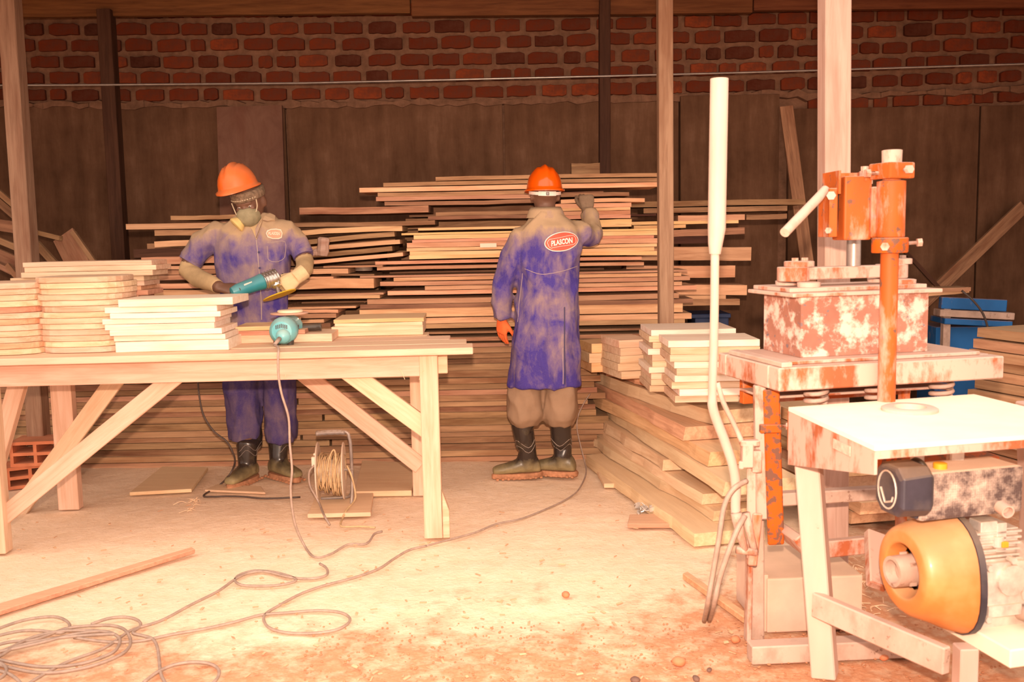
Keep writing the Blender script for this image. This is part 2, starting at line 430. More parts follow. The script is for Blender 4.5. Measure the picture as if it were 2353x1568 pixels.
# uneven mortar bed squeezed out along the top of the panels
wall = obj('wall_back', mb, M['mortar'], origin=Vector((0, WY, 0)))
tag(wall, 'back wall of brown concrete panels topped by red brick courses', kind='structure')
def panel(x0, x1, ytop, y_off, th=0.06):
    a = P(x0, ytop, WY - y_off); c = P(x1, ytop, WY - y_off)
    mb = MB().box(((a.x + c.x) / 2, WY + 0.04 - y_off / 2, a.z / 2 - 0.05), (c.x - a.x - 0.012, 0.05 + y_off, a.z + 0.1))
    obj('panel', mb, M['concrete'], wall, bevel=0.006, M=None)
for x0, x1, yt, yo in ((-330, 258, 246, 0), (258, 655, 246, 0), (655, 1156, 237, 0.0), (1156, 1562, 231, 0), (1562, 1794, 220, 0.05), (1812, 2254, 250, 0.02), (2254, 2760, 243, 0.02)):
    # each panel carries its own origin so its stains differ
    a = P(x0, yt, WY - yo); c = P(x1, yt, WY - yo)
    w_ = c.x - a.x - 0.014
    mm = MB().box((0, 0, 0), (w_, 0.05 + yo, a.z + 0.1))
    obj('panel', mm, M['concrete'], wall, bevel=0.005, M=Matrix.Translation(((a.x + c.x) / 2, WY + 0.03 - yo / 2, a.z / 2 - 0.05)))
mm = MB(); tp = []; bt = []
for i in range(121):
    x = -4.25 + i * 0.0715
    zt = P(1000, 238, WY).z + 0.003 * x * x - (0.03 if x > 2.3 else 0)
    tp.append(zt + random.uniform(.012, .045)); bt.append(zt - random.uniform(.0, .03))
for i in range(120):
    x = -4.25 + i * 0.0715; x2 = x + 0.0715; ya, yb2 = WY - .012 + random.uniform(-.006, .006), WY + .05
    mm.add([(x, ya, bt[i]), (x2, ya, bt[i + 1]), (x2, ya, tp[i + 1]), (x, ya, tp[i]), (x2, yb2, tp[i + 1] + .01), (x, yb2, tp[i] + .01), (x, yb2, bt[i] - .005), (x2, yb2, bt[i + 1] - .005)], [(0, 1, 2, 3), (3, 2, 4, 5), (0, 6, 7, 1)])
tag(obj('mortar_bed', mm, M['mortar'], wall), kind='stuff')
# bricks: 12 ragged shapes shared by all
def brick_shape(k):
    rnd = random.Random(100 + k)
    L = 0.206; H = 0.098; T = 0.07; vs_ = []; nseg = 6
    top = [H / 2 - abs(rnd.gauss(0, .006)) - (0.018 * rnd.random() if i in (0, nseg) else 0) for i in range(nseg + 1)]
    bot = [-H / 2 + abs(rnd.gauss(0, .004)) + (0.014 * rnd.random() if i in (0, nseg) else 0) for i in range(nseg + 1)]
    xs_ = [(-L / 2 + L * i / nseg) + (rnd.uniform(-.006, .006) if i in (0, nseg) else 0) for i in range(nseg + 1)]
    f = [(-T / 2 + rnd.uniform(-.004, .004)) for i in range(nseg + 1)]
    for i in range(nseg + 1):
        vs_ += [(xs_[i], f[i], bot[i]), (xs_[i], f[i], top[i]), (xs_[i], T / 2, top[i] + .003), (xs_[i], T / 2, bot[i] - .003)]
    fs = [(0, 1, 2, 3), tuple(nseg * 4 + q for q in (3, 2, 1, 0))]
    for i in range(nseg):
        for q in range(4):
            fs.append((i * 4 + q, (i + 1) * 4 + q, (i + 1) * 4 + (q + 1) % 4, i * 4 + (q + 1) % 4))
    return raw_mesh('brick', [Vector(v) for v in vs_], fs, None, M['brick'], False, 0.004)
BR = [brick_shape(k) for k in range(12)]
def course(z, xa, xb, off):
    x = xa + off
    while x < xb:
        s = random.uniform(0.92, 1.12) if random.random() < 0.78 else random.uniform(0.5, 0.8)
        wd = 0.206 * s
        o = bpy.data.objects.new('brick', random.choice(BR))
        Mx = Matrix.Translation((x + wd / 2, WY + 0.045 + random.uniform(-.006, .006), z + 0.003 * x * x + random.uniform(-.004, .004))) @ Matrix.Rotation(random.uniform(-.02, .02), 4, 'Y') @ Matrix.Diagonal((s, 1, random.uniform(.88, 1.02), 1))
        place(o, Mx, wall)
        x += wd + random.uniform(0.024, 0.056)
for i, y in enumerate((20, 60, 97, 136, 173, 212)):
    course(P(1000, y, WY).z, -4.3, 4.4, (i % 2) * 0.12)
course(P(2200, 226, WY).z - 0.003 * 3.5 ** 2, 2.33, 4.4, 0.02)

# roof of corrugated sheets and the two side walls that shade the shed (mostly outside the frame)
M['roof'] = plain('corrugated_iron_sheet', (0.34, 0.24, 0.18), 0.5, 0.4, 0.15, 6)
mb = MB(); nseg = 160
y0, z0, y1, z1 = 4.15, 2.75, 7.9, 3.52
for i in range(nseg + 1):
    x = -6.2 + 12.4 * i / nseg
    dz = 0.018 * math.sin(i * math.pi / 2)
    mb.v += [Vector((x, y0, z0 + dz)), Vector((x, y1, z1 + dz))]
for i in range(nseg):
    mb.f.append((i * 2, i * 2 + 1, i * 2 + 3, i * 2 + 2)); mb.m.append(0)
tag(obj('ceiling', mb, M['roof'], origin=Vector((0, 4, 3.4))), 'corrugated iron shed roof above the frame', kind='structure')
for nm, x in (('wall_left', -5.6), ('wall_right', 5.6)):
    tag(obj(nm, MB().box((x, 6.1, 1.75), (0.12, 3.6, 3.9)), M['mortar']), f'rough {nm[5:]} side wall of the shed', kind='structure')

# ---------------------------------------------------------------- boards
def board_mesh(L, D, T, mat, seed=0, warp=0.003, wavy=0.0, seg=6, bev=0):
    rnd = random.Random(seed); vs_ = []; ph = rnd.uniform(0, 6)
    bow = rnd.uniform(-1, 1) * warp * 1.5
    for i in range(seg + 1):
        t = i / seg; x = -L / 2 + L * t
        if i == 0 or i == seg: x += rnd.uniform(-.004, .004)
        up = bow * (1 - (2 * t - 1) ** 2) + rnd.gauss(0, warp * 0.3)
        wa = wavy * (math.sin(ph + 5.1 * t) * 0.6 + rnd.uniform(-.5, .5)); wb = wavy * (math.sin(ph + 2 + 4 * t) * 0.6 + rnd.uniform(-.5, .5))
        r = rnd.uniform
        vs_ += [(x, -D / 2 + wa + r(-.001, .001), -T / 2 + up), (x, -D / 2 + wa * (0.6 if wavy else 1) + (wavy * 0.35 if wavy else 0), T / 2 + up), (x, D / 2 + wb, T / 2 + up), (x, D / 2 + wb, -T / 2 + up)]
    fs = [(0, 1, 2, 3), tuple(seg * 4 + q for q in (3, 2, 1, 0))]
    for i in range(seg):
        for q in range(4):
            fs.append((i * 4 + q, (i + 1) * 4 + q, (i + 1) * 4 + (q + 1) % 4, i * 4 + (q + 1) % 4))
    return raw_mesh('board', [Vector(v) for v in vs_], fs, None, mat, False, bev)
SEED = [0]
def board(name, Mx, L, D, T, mat, label, group=None, cat='plank', **kw):
    SEED[0] += 1
    me = board_mesh(L, D, T, M[mat] if isinstance(mat, str) else mat, SEED[0], **kw)
    o = bpy.data.objects.new(name, me)
    place(o, Mx, None)
    return tag(o, label, cat, group)
def plank_px(x0, y0, x1, th, Y, D, mat, y1=None, yaw=0.0, **kw):
    """front long edge seen from pixel (x0,y0) (top) to x1; returns matrix,L,D,T"""
    if y1 is None: y1 = y0 - 0.0192 * (x1 - x0)
    a = P(x0, y0, Y); c = P(x1, y1, Y)
    T = th / S(Y)
    x = (c - a); L = x.length
    Mx = frame(x, (0, 0, 1))
    Mx.translation = (a + c) / 2 + Mx.to_3x3() @ Vector((0, D / 2, -T / 2))
    if yaw:
        Mx = Matrix.Translation(Mx.translation) @ Matrix.Rotation(yaw, 4, 'Z') @ Matrix.Translation(-Mx.translation) @ Mx
    return Mx, L, D, T
ORD = ['first', 'second', 'third', 'fourth', 'fifth', 'sixth', 'seventh', 'eighth', 'ninth', 'tenth', 'eleventh', 'twelfth', 'thirteenth', 'fourteenth', 'fifteenth', 'sixteenth', 'seventeenth', 'eighteenth', 'nineteenth', 'twentieth']
def ordw(i):
    if i < 20: return ORD[i]
    t = ['twenty', 'thirty', 'forty', 'fifty'][i // 10 - 2 + (0 if True else 0)]
    b = (i + 1) % 10; tens = (i + 1) // 10
    t = {2: 'twenty', 3: 'thirty', 4: 'forty', 5: 'fifty'}[tens]
    return {2: 'twentieth', 3: 'thirtieth', 4: 'fortieth', 5: 'fiftieth'}[tens] if b == 0 else t + '-' + ORD[b - 1]
WORDS = {'mid': 'brownish sawn', 'fresh': 'pale pine', 'pale': 'pale planed', 'plank': 'tan sawn', 'gold': 'yellow sawn', 'red': 'reddish sawn', 'brown': 'weathered brown', 'dark': 'dark brown', 'slab': 'rough sawn'}
QUEUE = []
def stack(rows, Y, where, group, D=(0.28, 0.4), name='plank', dY=0.02, warp=0.003, cat='plank'):
    for r in rows:
        x0, y0, x1, th, mat = r[:5]; y1 = r[5] if len(r) > 5 else None
        yy = Y + random.uniform(0, dY) + (r[6] if len(r) > 6 else 0)
        t = y0 + 0.0192 * x0; t2 = (y1 if y1 is not None else y0 - 0.0192 * (x1 - x0)) + 0.0192 * x1
        QUEUE.append([(t + t2) / 2, th, x0, y0, x1, y1, mat, yy, random.uniform(*D), name, where, group, cat, warp, abs(t2 - t) / 2])
def flush():
    """lay the queued planks from the top down so that none runs through the one above it"""
    QUEUE.sort(key=lambda q: q[0]); done = []; keep = {}
    for q in QUEUE:
        t, th, x0, y0, x1, y1, mat, yy, d, name, where, group, cat, warp, tilt = q
        lo = t + th; top = t
        for (a0, a1, bt, ya, da) in done:
            if a0 < x1 - 1 and a1 > x0 + 1 and ya < yy + d and ya + da > yy: top = max(top, bt + 0.4)
        if lo - top < 4.5:
            if lo - top < 1: continue
            lo = top + 4.5
        done.append((x0, x1, lo + tilt * 0.4, yy, d)); keep.setdefault(where, []).append((q, top, lo))
    for where, ks in keep.items():
        for i, (q, top, lo) in enumerate(ks):
            t, th, x0, y0, x1, y1, mat, yy, d, name, where, group, cat, warp, tilt = q
            sh = top - t
            pos = 'topmost' if i == 0 else ('lowest' if i == len(ks) - 1 else ordw(i) + ' from the top')
            Mx, L, d, T = plank_px(x0, y0 + sh, x1, lo - top, yy, d, mat, None if y1 is None else y1 + sh)
            board(name, Mx, L, d, T * 0.965, mat, f'{WORDS[mat]} {name.replace("_", " ")}, {pos} {where}', group, cat, warp=min(warp, T * 0.12))
    QUEUE.clear()

random.seed(11)
YS = 5.75
# tall middle stack behind the worker in the long coat: upper planks
A = [(1000, 407, 1512, 9, 'brown'), (882, 421, 1512, 9, 'brown'), (826, 431, 1512, 11, 'plank'), (868, 443, 1218, 9, 'brown'), (863, 453, 1222, 10, 'plank'),
     (883, 464, 1225, 9, 'brown'), (865, 475, 1228, 12, 'plank'), (1000, 488, 1240, 9, 'brown'), (983, 497, 1240, 9, 'brown'), (892, 507, 1240, 12, 'plank')]
A += [(1236, 446, 1446, 9, 'brown'), (1290, 459, 1481, 9, 'red'), (1275, 468, 1450, 11, 'red'), (1275, 479, 1450, 7, 'gold'), (1275, 487, 1450, 9, 'red'), (1275, 496, 1450, 9, 'red'), (1275, 506, 1452, 12, 'gold')]
A += [(961, 520, 1450, 10, 'gold'), (921, 531, 1512, 10, 'gold'), (951, 541, 1512, 10, 'gold'), (947, 551, 1503, 7, 'red'), (934, 558, 1512, 12, 'plank'), (934, 570, 1510, 8, 'plank'),
      (943, 578, 1503, 9, 'gold'), (939, 587, 1510, 10, 'gold'), (863, 598, 1475, 11, 'red'), (865, 610, 1480, 12, 'plank'), (828, 626, 1578, 13, 'plank'), (903, 639, 1565, 8, 'red'),
      (873, 648, 1587, 10, 'plank'), (975, 658, 1568, 9, 'plank'), (892, 667, 1600, 12, 'plank'), (844, 688, 1560, 12, 'plank'), (828, 701, 1594, 10, 'brown'), (825, 712, 1570, 21, 'plank'), (790, 735, 1590, 13, 'plank'), (800, 748.5, 1575, 11, 'mid')]
stack(A, YS, 'of the tall middle stack', 'planks of the tall middle stack')
# long planks at the foot of the stack, running under the bench
random.seed(12)
Bt = []
y = 745 + 0.0192 * 1500; mats = ['brown', 'mid', 'mid', 'brown', 'mid', 'brown']
yb = 1058 + 0.0192 * 1500 + 4
while y < yb - 6:
    th = random.uniform(11.5, 17)
    if y + th > yb - 6: th = yb - y
    mt = random.choice(mats)
    x0 = random.uniform(-420, -330); x1 = random.uniform(1345, 1400) if y > 800 else random.uniform(1500, 1580)
    yl = y - 0.0192 * x0 - 0.0
    if random.random() < 0.3 and y > 800:
        xm = random.choice([690, 560, 742, 300]) + random.uniform(-20, 20)
        Bt.append((x0, y - 0.0192 * x0, xm, th, mt)); Bt.append((xm + 6, y - 0.0192 * (xm + 6), x1, th, random.choice(mats)))
    else:
        Bt.append((x0 if y > 800 else 660, y - 0.0192 * (x0 if y > 800 else 660), x1, th, mt))
    y += th
stack(Bt, YS, 'of the low stack behind the bench', 'long planks at the foot of the lumber stack', D=(0.7, 0.8), dY=0.035, warp=0.0012)
# planks left of the middle stack, behind the worker with the grinder
random.seed(13)
Lf = [(393, 496, 560, 10, 'brown'), (687, 477, 985, 16, 'brown'), (290, 515, 640, 13, 'plank'), (640, 508, 1000, 15, 'brown'), (354, 528, 620, 13, 'brown'), (660, 531, 925, 12, 'plank', 519), (354, 554, 620, 14, 'plank', 541),
      (308, 572, 620, 20, 'dark'), (690, 553, 905, 11, 'brown', 533), (700, 568, 918, 10, 'plank', 551), (690, 583, 900, 11, 'brown', 566), (700, 600, 925, 9, 'plank', 580), (323, 590, 560, 20, 'red'),
      (360, 612, 560, 8, 'plank'), (362, 621, 560, 11, 'brown'), (330, 634, 560, 11, 'plank'), (742, 604, 880, 12, 'brown'), (660, 620, 800, 12, 'plank'), (760, 618, 860, 14, 'brown', 618, 0.05), (660, 634, 765, 9, 'red'),
      (340, 652, 640, 12, 'red'), (640, 645, 858, 23, 'red'), (330, 668, 640, 15, 'plank'), (600, 668, 882, 12, 'plank'), (600, 682, 872, 9, 'plank'), (480, 690, 640, 14, 'brown'), (620, 700, 818, 12, 'red'), (600, 715, 778, 8, 'red'),
      (480, 722, 772, 14, 'plank'), (480, 739, 745, 8, 'plank'), (480, 748, 760, 9, 'brown'), (-100, 800, 800, 9, 'brown', None, 0.03), (-100, 788, 800, 9, 'brown', None, 0.03), (-100, 775, 800, 9, 'plank', None, 0.03), (200, 760, 800, 9, 'brown', None, 0.03), (200, 706, 660, 9, 'brown', None, 0.04), (200, 690, 640, 10, 'brown', None, 0.04)]
stack(Lf, YS - 0.02, 'of the loose left stack', 'planks left of the middle stack', warp=0.004)
# planks that stick out right of the middle post
random.seed(14)
Rt = [(1440, 465, 1850, 13, 'brown'), (1480, 479, 1808, 12, 'brown'), (1557, 495, 1712, 13, 'plank'), (1714, 493, 1808, 12, 'brown'), (1450, 506, 1698, 12, 'gold'), (1456, 518, 1577, 8, 'gold'),
      (1440, 531, 1710, 16, 'brown', 522), (1440, 567, 1728, 32, 'plank', 568), (1440, 610, 1690, 28, 'red', 610), (1440, 654, 1716, 24, 'plank', 655), (1440, 681, 1668, 11, 'plank'), (1450, 692, 1700, 15, 'brown'), (1440, 545, 1640, 18, 'dark'), (1440, 487, 1508, 10, 'dark')]
stack(Rt, YS + 0.43, 'of those jutting out right of the middle post', 'planks jutting right of the middle post', D=(0.2, 0.3))
# filler planks added deeper inside the stack so its gaps look dark
random.seed(15)
Fi = [(880 + random.uniform(0, 60), 420 + i * 27.5, 1400 + random.uniform(-20, 20), 25, 'brown') for i in range(12)]
stack(Fi, YS + 0.46, 'of the hidden rear row inside the tall stack', 'planks in the rear row of the stack', D=(0.4, 0.5))
Fi = [(310 + random.uniform(0, 60), 560 + i * 30, 880 + random.uniform(-40, 40), 27, 'brown') for i in range(6)]
stack(Fi, YS + 0.46, 'of the hidden rear row inside the left stack', 'planks in the rear row of the left stack', D=(0.4, 0.5))
flush()
# bearers lying under the stack
for i, x in enumerate((-260, 180, 560, 1010, 1330)):
    a = P(x, 1080, YS + 0.1)
    board('bearer', Matrix.Translation((a.x, YS + 0.30, 0.018)) @ Matrix.Rotation(math.pi / 2, 4, 'Z'), 0.5, 0.09, 0.045, 'dark', f'short dark bearer under the lumber stack, {ordw(i)} from the left', 'bearers under the lumber stack', 'timber')
# small print on the stack: a white paper label, a wood block on top, stacked grey discs, a stump end
a = P(1122, 564, YS - 0.004)
tag(obj('paper_label', MB().box(a, (0.098, 0.004, 0.024)), M['label_white']), 'small white paper label stuck on a plank left of the worker', 'label')
a = P(1346, 402, YS + 0.2)
board('wood_block', Matrix.Translation((a.x, YS + 0.25, a.z + 0.035)), 0.17, 0.09, 0.075, 'brown', 'small brown wood block lying on top of the stack beside the post', None, 'block')
for i in range(4):
    a = P(836, 622 - i * 3.0, YS + 0.05)
    tag(obj('sanding_disc', MB().lathe(a, (0, 0, 1), [(0, .052), (.004, .054), (.006, .05)], 16), M['tube_grey']), f'thin grey disc in a small pile between planks, {ordw(3 - i)} from the top', 'disc', 'grey discs on the planks')
a = P(748, 588, YS - 0.06)
mb = MB().lathe(P(741, 586, YS - 0.05), Vector((0.12, 0.0, 1)), [(-.005, .03), (.02, .038), (.06, .034), (.095, .038), (.104, .026)], 9)
mb.ell(P(728, 580, YS - 0.05), (.03, .02, .022), nu=8, nv=6).ell(P(716, 584, YS - 0.05), (.024, .02, .018), nu=8, nv=6)
tag(obj('wood_knot', mb, M['post']), 'knobbly pale branch stub lying on the planks beside the worker', 'wood')

# ---------------------------------------------------------------- posts, beams, conduit, leaning boards
def post(x0, y0, x1, y1, wpx, Y, label, mat='post', depth=None, top=None):
    """square post from pixel (x0,y0) (upper) to (x1,y1) (lower) at depth Y"""
    a = P(x0, y0, Y); c = P(x1, y1, Y); wd = wpx / S(Y)
    if top is not None:
        a = c + (a - c) * ((top - c.z) / (a.z - c.z))
    d = (a - c)
    Mx = frame(d, (0, -1, 0)); Mx.translation = (a + c) / 2
    return board('wooden_post', Mx, d.length, wd, depth or wd, mat, label, None, 'post', bev=0.004, warp=0.002, seg=4)
post(21, 0, 96, 1092, 39, 5.48, 'pale cracked square post at the far left, passing behind the bench', 'post_tan', top=2.88)
post(1527, 0, 1531, 1080, 33, 5.48, 'slim tan square post right of the worker in the long coat', 'post_tan', top=2.88)
post(1917, 0, 1912, 1372, 58, 3.6, 'thick pale square post rising behind the orange press', top=2.5)
post(244, 40, 284, 700, 31, 7.25, 'dark brown post against the wall, second post from the left', 'dark', top=3.07)
post(1389, 36, 1389, 420, 25, 7.25, 'dark brown post against the wall right of the orange helmet', 'dark', top=3.07)
# the two dark posts go to the ground behind the stacks
for x0, y0, Y, lab in ((284, 700, 7.25, ''), (1389, 420, 7.25, '')):
    pass
ceil = bpy.data.objects['ceiling']
for x_ in (-2.62, 0.88, 1.22):
    a = Vector((x_, 3.45, 2.51)); c = Vector((x_, 7.45, 3.33)); Mx = frame(c - a, (0, 0, 1)); Mx.translation = (a + c) / 2
    obj('rafter', MB().box((0, 0, 0), ((c - a).length, 0.06, 0.09)), M['post_tan'], ceil, M=Mx)
def beam_seg(x0, x1, yb, label):
    a = P(x0, yb, 7.28); c = P(x1, yb - 0.0105 * (x1 - x0), 7.28); d = c - a
    Mx = frame(d, (0, 0, 1)); Mx.translation = (a + c) / 2 + Vector((0, 0, 0.14))
    board('roof_beam', Mx, d.length - 0.006, 0.06, 0.28, 'beam', label, 'planks of the header beam', 'beam', bev=0.004, warp=0.001)
beam_seg(-400, 945, 46, 'dark header beam plank over the wall, left length')
beam_seg(945, 1728, 39, 'dark header beam plank over the wall, middle length')
beam_seg(1728, 2750, 26, 'dark header beam plank over the wall, right length')
pts = [P(x, y, 7.2) for x, y in ((-300, 196), (0, 196), (250, 195), (700, 191), (1050, 183), (1390, 175), (1700, 167), (2000, 158), (2353, 147), (2700, 136))]
tag(obj('conduit_pipe', MB().tube(pts, 0.0085, 8), M['conduit'], smooth=True), 'thin grey conduit pipe strung across the brick wall', 'pipe')
def lean(x0, y0, x1, y1, wpx, Y0, Y1, label, mat='brown', th=0.03, name='leaning_plank'):
    a = P(x0, y0, Y0); c = P(x1, y1, Y1); d = c - a
    Mx = frame(d, (0, -1, 0)); Mx.translation = (a + c) / 2
    return board(name, Mx, d.length, wpx / S((Y0 + Y1) / 2), th, mat, label, None, 'plank', warp=0.002)
lean(574, 246, 590, 760, 149, 7.54, 7.36, 'tall grey-brown board leaning on the wall behind the left helmet', 'ply', 0.035, 'leaning_board')
lean(1806, 246, 1899, 952, 30, 7.51, 7.1, 'narrow dark plank leaning upright on the wall left of the press', 'brown')
lean(2352, 474, 1885, 922, 30, 7.5, 7.05, 'brown plank leaning diagonally on the wall right of the press', 'brown')
lean(2010, 503, 2162, 667, 9, 7.54, 7.2, 'thin dark stick leaning behind the orange column', 'dark', 0.02, 'stick')

# loose heap of planks slanting down in the far left corner
HL = 'in the slanting heap at the far left'
for i, (x0, y0, x1, y1, wp, mt, ya, yb) in enumerate(((-70, 385, 62, 497, 12, 'mid', 6.75, 6.6), (-70, 405, 60, 517, 17, 'brown', 6.8, 6.65), (-80, 505, 62, 527, 26, 'brown', 6.6, 6.55), (-80, 520, 60, 578, 14, 'mid', 6.5, 6.5), (-80, 555, 62, 615, 30, 'brown', 6.45, 6.45), (-80, 572, 58, 640, 12, 'mid', 6.4, 6.4),
                         (80, 533, 140, 548, 10, 'brown', 6.7, 6.6), (84, 560, 130, 610, 16, 'brown', 6.55, 6.45), (168, 534, 318, 745, 11, 'mid', 6.8, 6.45), (18, 610, 52, 650, 12, 'brown', 6.4, 6.35))):
    lean(x0, y0, x1, y1, wp, ya, yb, f'short {"brown" if mt == "brown" else "tan"} plank, {ordw(i)} from the top {HL}', mt, .03, 'plank')
lean(146, 540, 292, 830, 56, 6.85, 6.45, 'wide brown board tilted on the slanting heap at the far left', 'mid', .02, 'board')
# ---------------------------------------------------------------- the work bench
BYAW = math.radians(2.5)
br = Vector((math.cos(BYAW), math.sin(BYAW), 0)); bd = Vector((-math.sin(BYAW), math.cos(BYAW), 0))
BO = G(996, 1240, 0); BO.z = 0
def BL(a, b, z): return BO + br * a + bd * b + Vector((0, 0, z))
def PB(px, py, b):
    d = ray(px, py); n = bd
    return CAM + d * ((BL(0, b, 0) - CAM).dot(n) / d.dot(n))
bench = thing('work_bench', 'long pale timber work bench with diagonal braces and plank top', 'bench', BO)
def bpart(name, p0, p1, w_, t_, mat='bench', z=None, lab=None, parent=None, **kw):
    """bar from p0 to p1, w_ across (in the front plane), t_ thick in depth"""
    d = p1 - p0
    Mx = frame(d, -bd if z is None else z); Mx.translation = (p0 + p1) / 2
    SEED[0] += 1
    me = board_mesh(d.length, w_, t_, M[mat], SEED[0], warp=kw.get('warp', 0.0012), seg=4, bev=0.003)
    o = bpy.data.objects.new(name, me); place(o, Mx, parent or bench)
    return o
aL = (G(3, 1285, 0) - BO).dot(br)
TOPZ = 0.88
ends = (0.20, 0.17, 0.09, -0.02, -0.11)
for i in range(5):
    b0 = -0.085 + i * 0.187
    bpart('top_plank', BL(aL - 0.45, b0 + 0.092, TOPZ - 0.016), BL(ends[i], b0 + 0.092, TOPZ - 0.016 - 0.0), 0.182, 0.03, z=Vector((0, 0, 1)), warp=0.0008)
bpart('rail', BL(aL - 0.3, 0.018, 0.797), BL(-0.042, 0.018, 0.797), 0.102, 0.036)
bpart('rail', BL(aL + 0.04, 0.092, 0.797), BL(0.085, 0.092, 0.797), 0.102, 0.036)
bpart('rail', BL(aL - 0.3, 0.80, 0.797), BL(-0.02, 0.80, 0.797), 0.102, 0.036)
bpart('end_rail', BL(-0.06, 0.13, 0.80), BL(-0.06, 0.76, 0.80), 0.09, 0.03, z=br)
bpart('leg', BL(0, 0.036, 0), BL(0, 0.036, 0.848), 0.082, 0.07)
bpart('leg', BL(aL - 0.055, 0.036, 0), BL(aL - 0.055, 0.036, 0.745), 0.075, 0.07)
p = PB(966, 1125, 0.77); p.z = 0
bpart('leg', p, p + Vector((0, 0, 0.84)), 0.075, 0.06)
p = PB(163, 1160, 0.72); p.z = 0
bpart('leg', p, p + Vector((0, 0, 0.84)), 0.105, 0.06)
bpart('brace', PB(2, 1192, 0.055), PB(432, 842, 0.055), 0.078, 0.03)
bpart('brace', PB(776, 835, 0.055), PB(984, 988, 0.055), 0.086, 0.03)
bpart('brace', PB(672, 838, 0.74), PB(968, 1072, 0.74), 0.088, 0.03)
bpart('brace', PB(286, 845, 0.70), PB(35, 1185, 0.70), 0.088, 0.03)
bpart('brace', PB(48, 862, 0.30), PB(-22, 1110, 0.30), 0.075, 0.05)
g = MB().prism([BL(0.042, 0.01, 0.0), BL(0.075, 0.01, 0.0), BL(0.075, 0.01, 0.125), BL(0.043, 0.01, 0.22)], bd * 0.05)
obj('wedge', g, M['bench'], bench, bevel=0.003)
for x, y, dx, dy in ((915, 850, 18, 24), (975, 852, -14, 22), (650, 866, 10, -6)):
    a = PB(x, y, 0.0)
    obj('splinter', MB().tube(smooth_path([a, a + Vector((dx * .0008, -.006, -.006)), a + Vector((dx * .0016, -.008, -dy * .0018))], 4), 0.0012, 4), M['twine'], bench)

# boards lying on the bench
def bboard(x0, y0, x1, ynext, b, D, mat, label, group, y1=None, warp=0.001, yaw=0.0):
    a = PB(x0, y0, b); c = PB(x1, y0 - 0.0192 * (x1 - x0) + 0.0, b)
    c.z = a.z
    T = (P(x0, y0, a.y).z - P(x0, ynext, a.y).z)
    Mx = frame(c - a, (0, 0, 1)); Mx.translation = (a + c) / 2 + Mx.to_3x3() @ Vector((0, D / 2, -T / 2))
    if yaw: Mx = Mx @ Matrix.Rotation(yaw, 4, 'Z')
    return board('board', Mx, (c - a).length, D, T * 0.97, mat, label, group, 'board', warp=warp, seg=3, bev=0.0015)
def settle(rows, b, zbase):
    """list of (x0,x1,ytop) from top to bottom; last one rests on the bench"""
    a = PB(rows[-1][0], rows[-1][2], b)
    out = []
    for i, r in enumerate(rows):
        if i + 1 < len(rows): nxt = rows[i + 1][2] + 0.0192 * (rows[i + 1][0] - r[0])
        else:
            # pixel row where z = zbase
            q = PB(r[0], r[2], b); nxt = r[2] + (q.z - zbase) * S(q.y)
        out.append((r[0], r[2], r[1], nxt))
    return out
random.seed(21)
rows = [(269, 534, 689), (242, 500, 707), (250, 508, 721), (236, 492, 734), (240, 492, 747), (251, 508, 760), (262, 516, 773), (266, 525, 786)]
for i, r in enumerate(settle(rows, 0.05, TOPZ)):
    bboard(r[0], r[1], r[2], r[3], 0.05 + random.uniform(-.01, .012), 0.30 + random.uniform(-.02, .02), 'pale', f'cream white planed board in the front bench pile, {"topmost" if i == 0 else ordw(i) + " from the top"}', 'white boards piled on the bench')
rows = [(50, 350, 604), (54, 360, 615), (48, 351, 627), (22, 331, 640), (30, 332, 652), (40, 322, 663), (45, 338, 673)] + [(40 + random.uniform(-8, 8), 325 + random.uniform(-8, 8), 685 + i * 12.5) for i in range(8)]
for i, r in enumerate(settle(rows, 0.52, TOPZ)):
    bboard(r[0], r[1], r[2], r[3], 0.52 + random.uniform(-.012, .012), 0.24, 'fresh' if random.random() < .7 else 'red', f'straight pine board in the tall rear bench pile, {"topmost" if i == 0 else ordw(i) + " from the top"}', 'boards in the rear pile on the bench')
rows = [(766, 972, 735), (768, 971, 744), (760, 973, 752)]
for i, r in enumerate(settle(rows, 0.52, TOPZ)):
    bboard(r[0], r[1], r[2], r[3], 0.52, 0.32, 'gold' if i == 0 else 'fresh', f'{["topmost", "middle", "lowest"][i]} of three pine boards at the right end of the bench', 'three boards at the bench end')
rows = [(540, 668, 752), (520, 700, 762), (530, 764, 772)]
for i, r in enumerate(settle(rows, 0.30, TOPZ)):
    bboard(r[0], r[1], r[2], r[3], 0.30, 0.24 if i < 2 else 0.26, ['gold', 'red', 'fresh'][i], f'{["topmost", "middle", "lowest"][i]} board behind the teal grinder on the bench', 'boards behind the bench grinder')
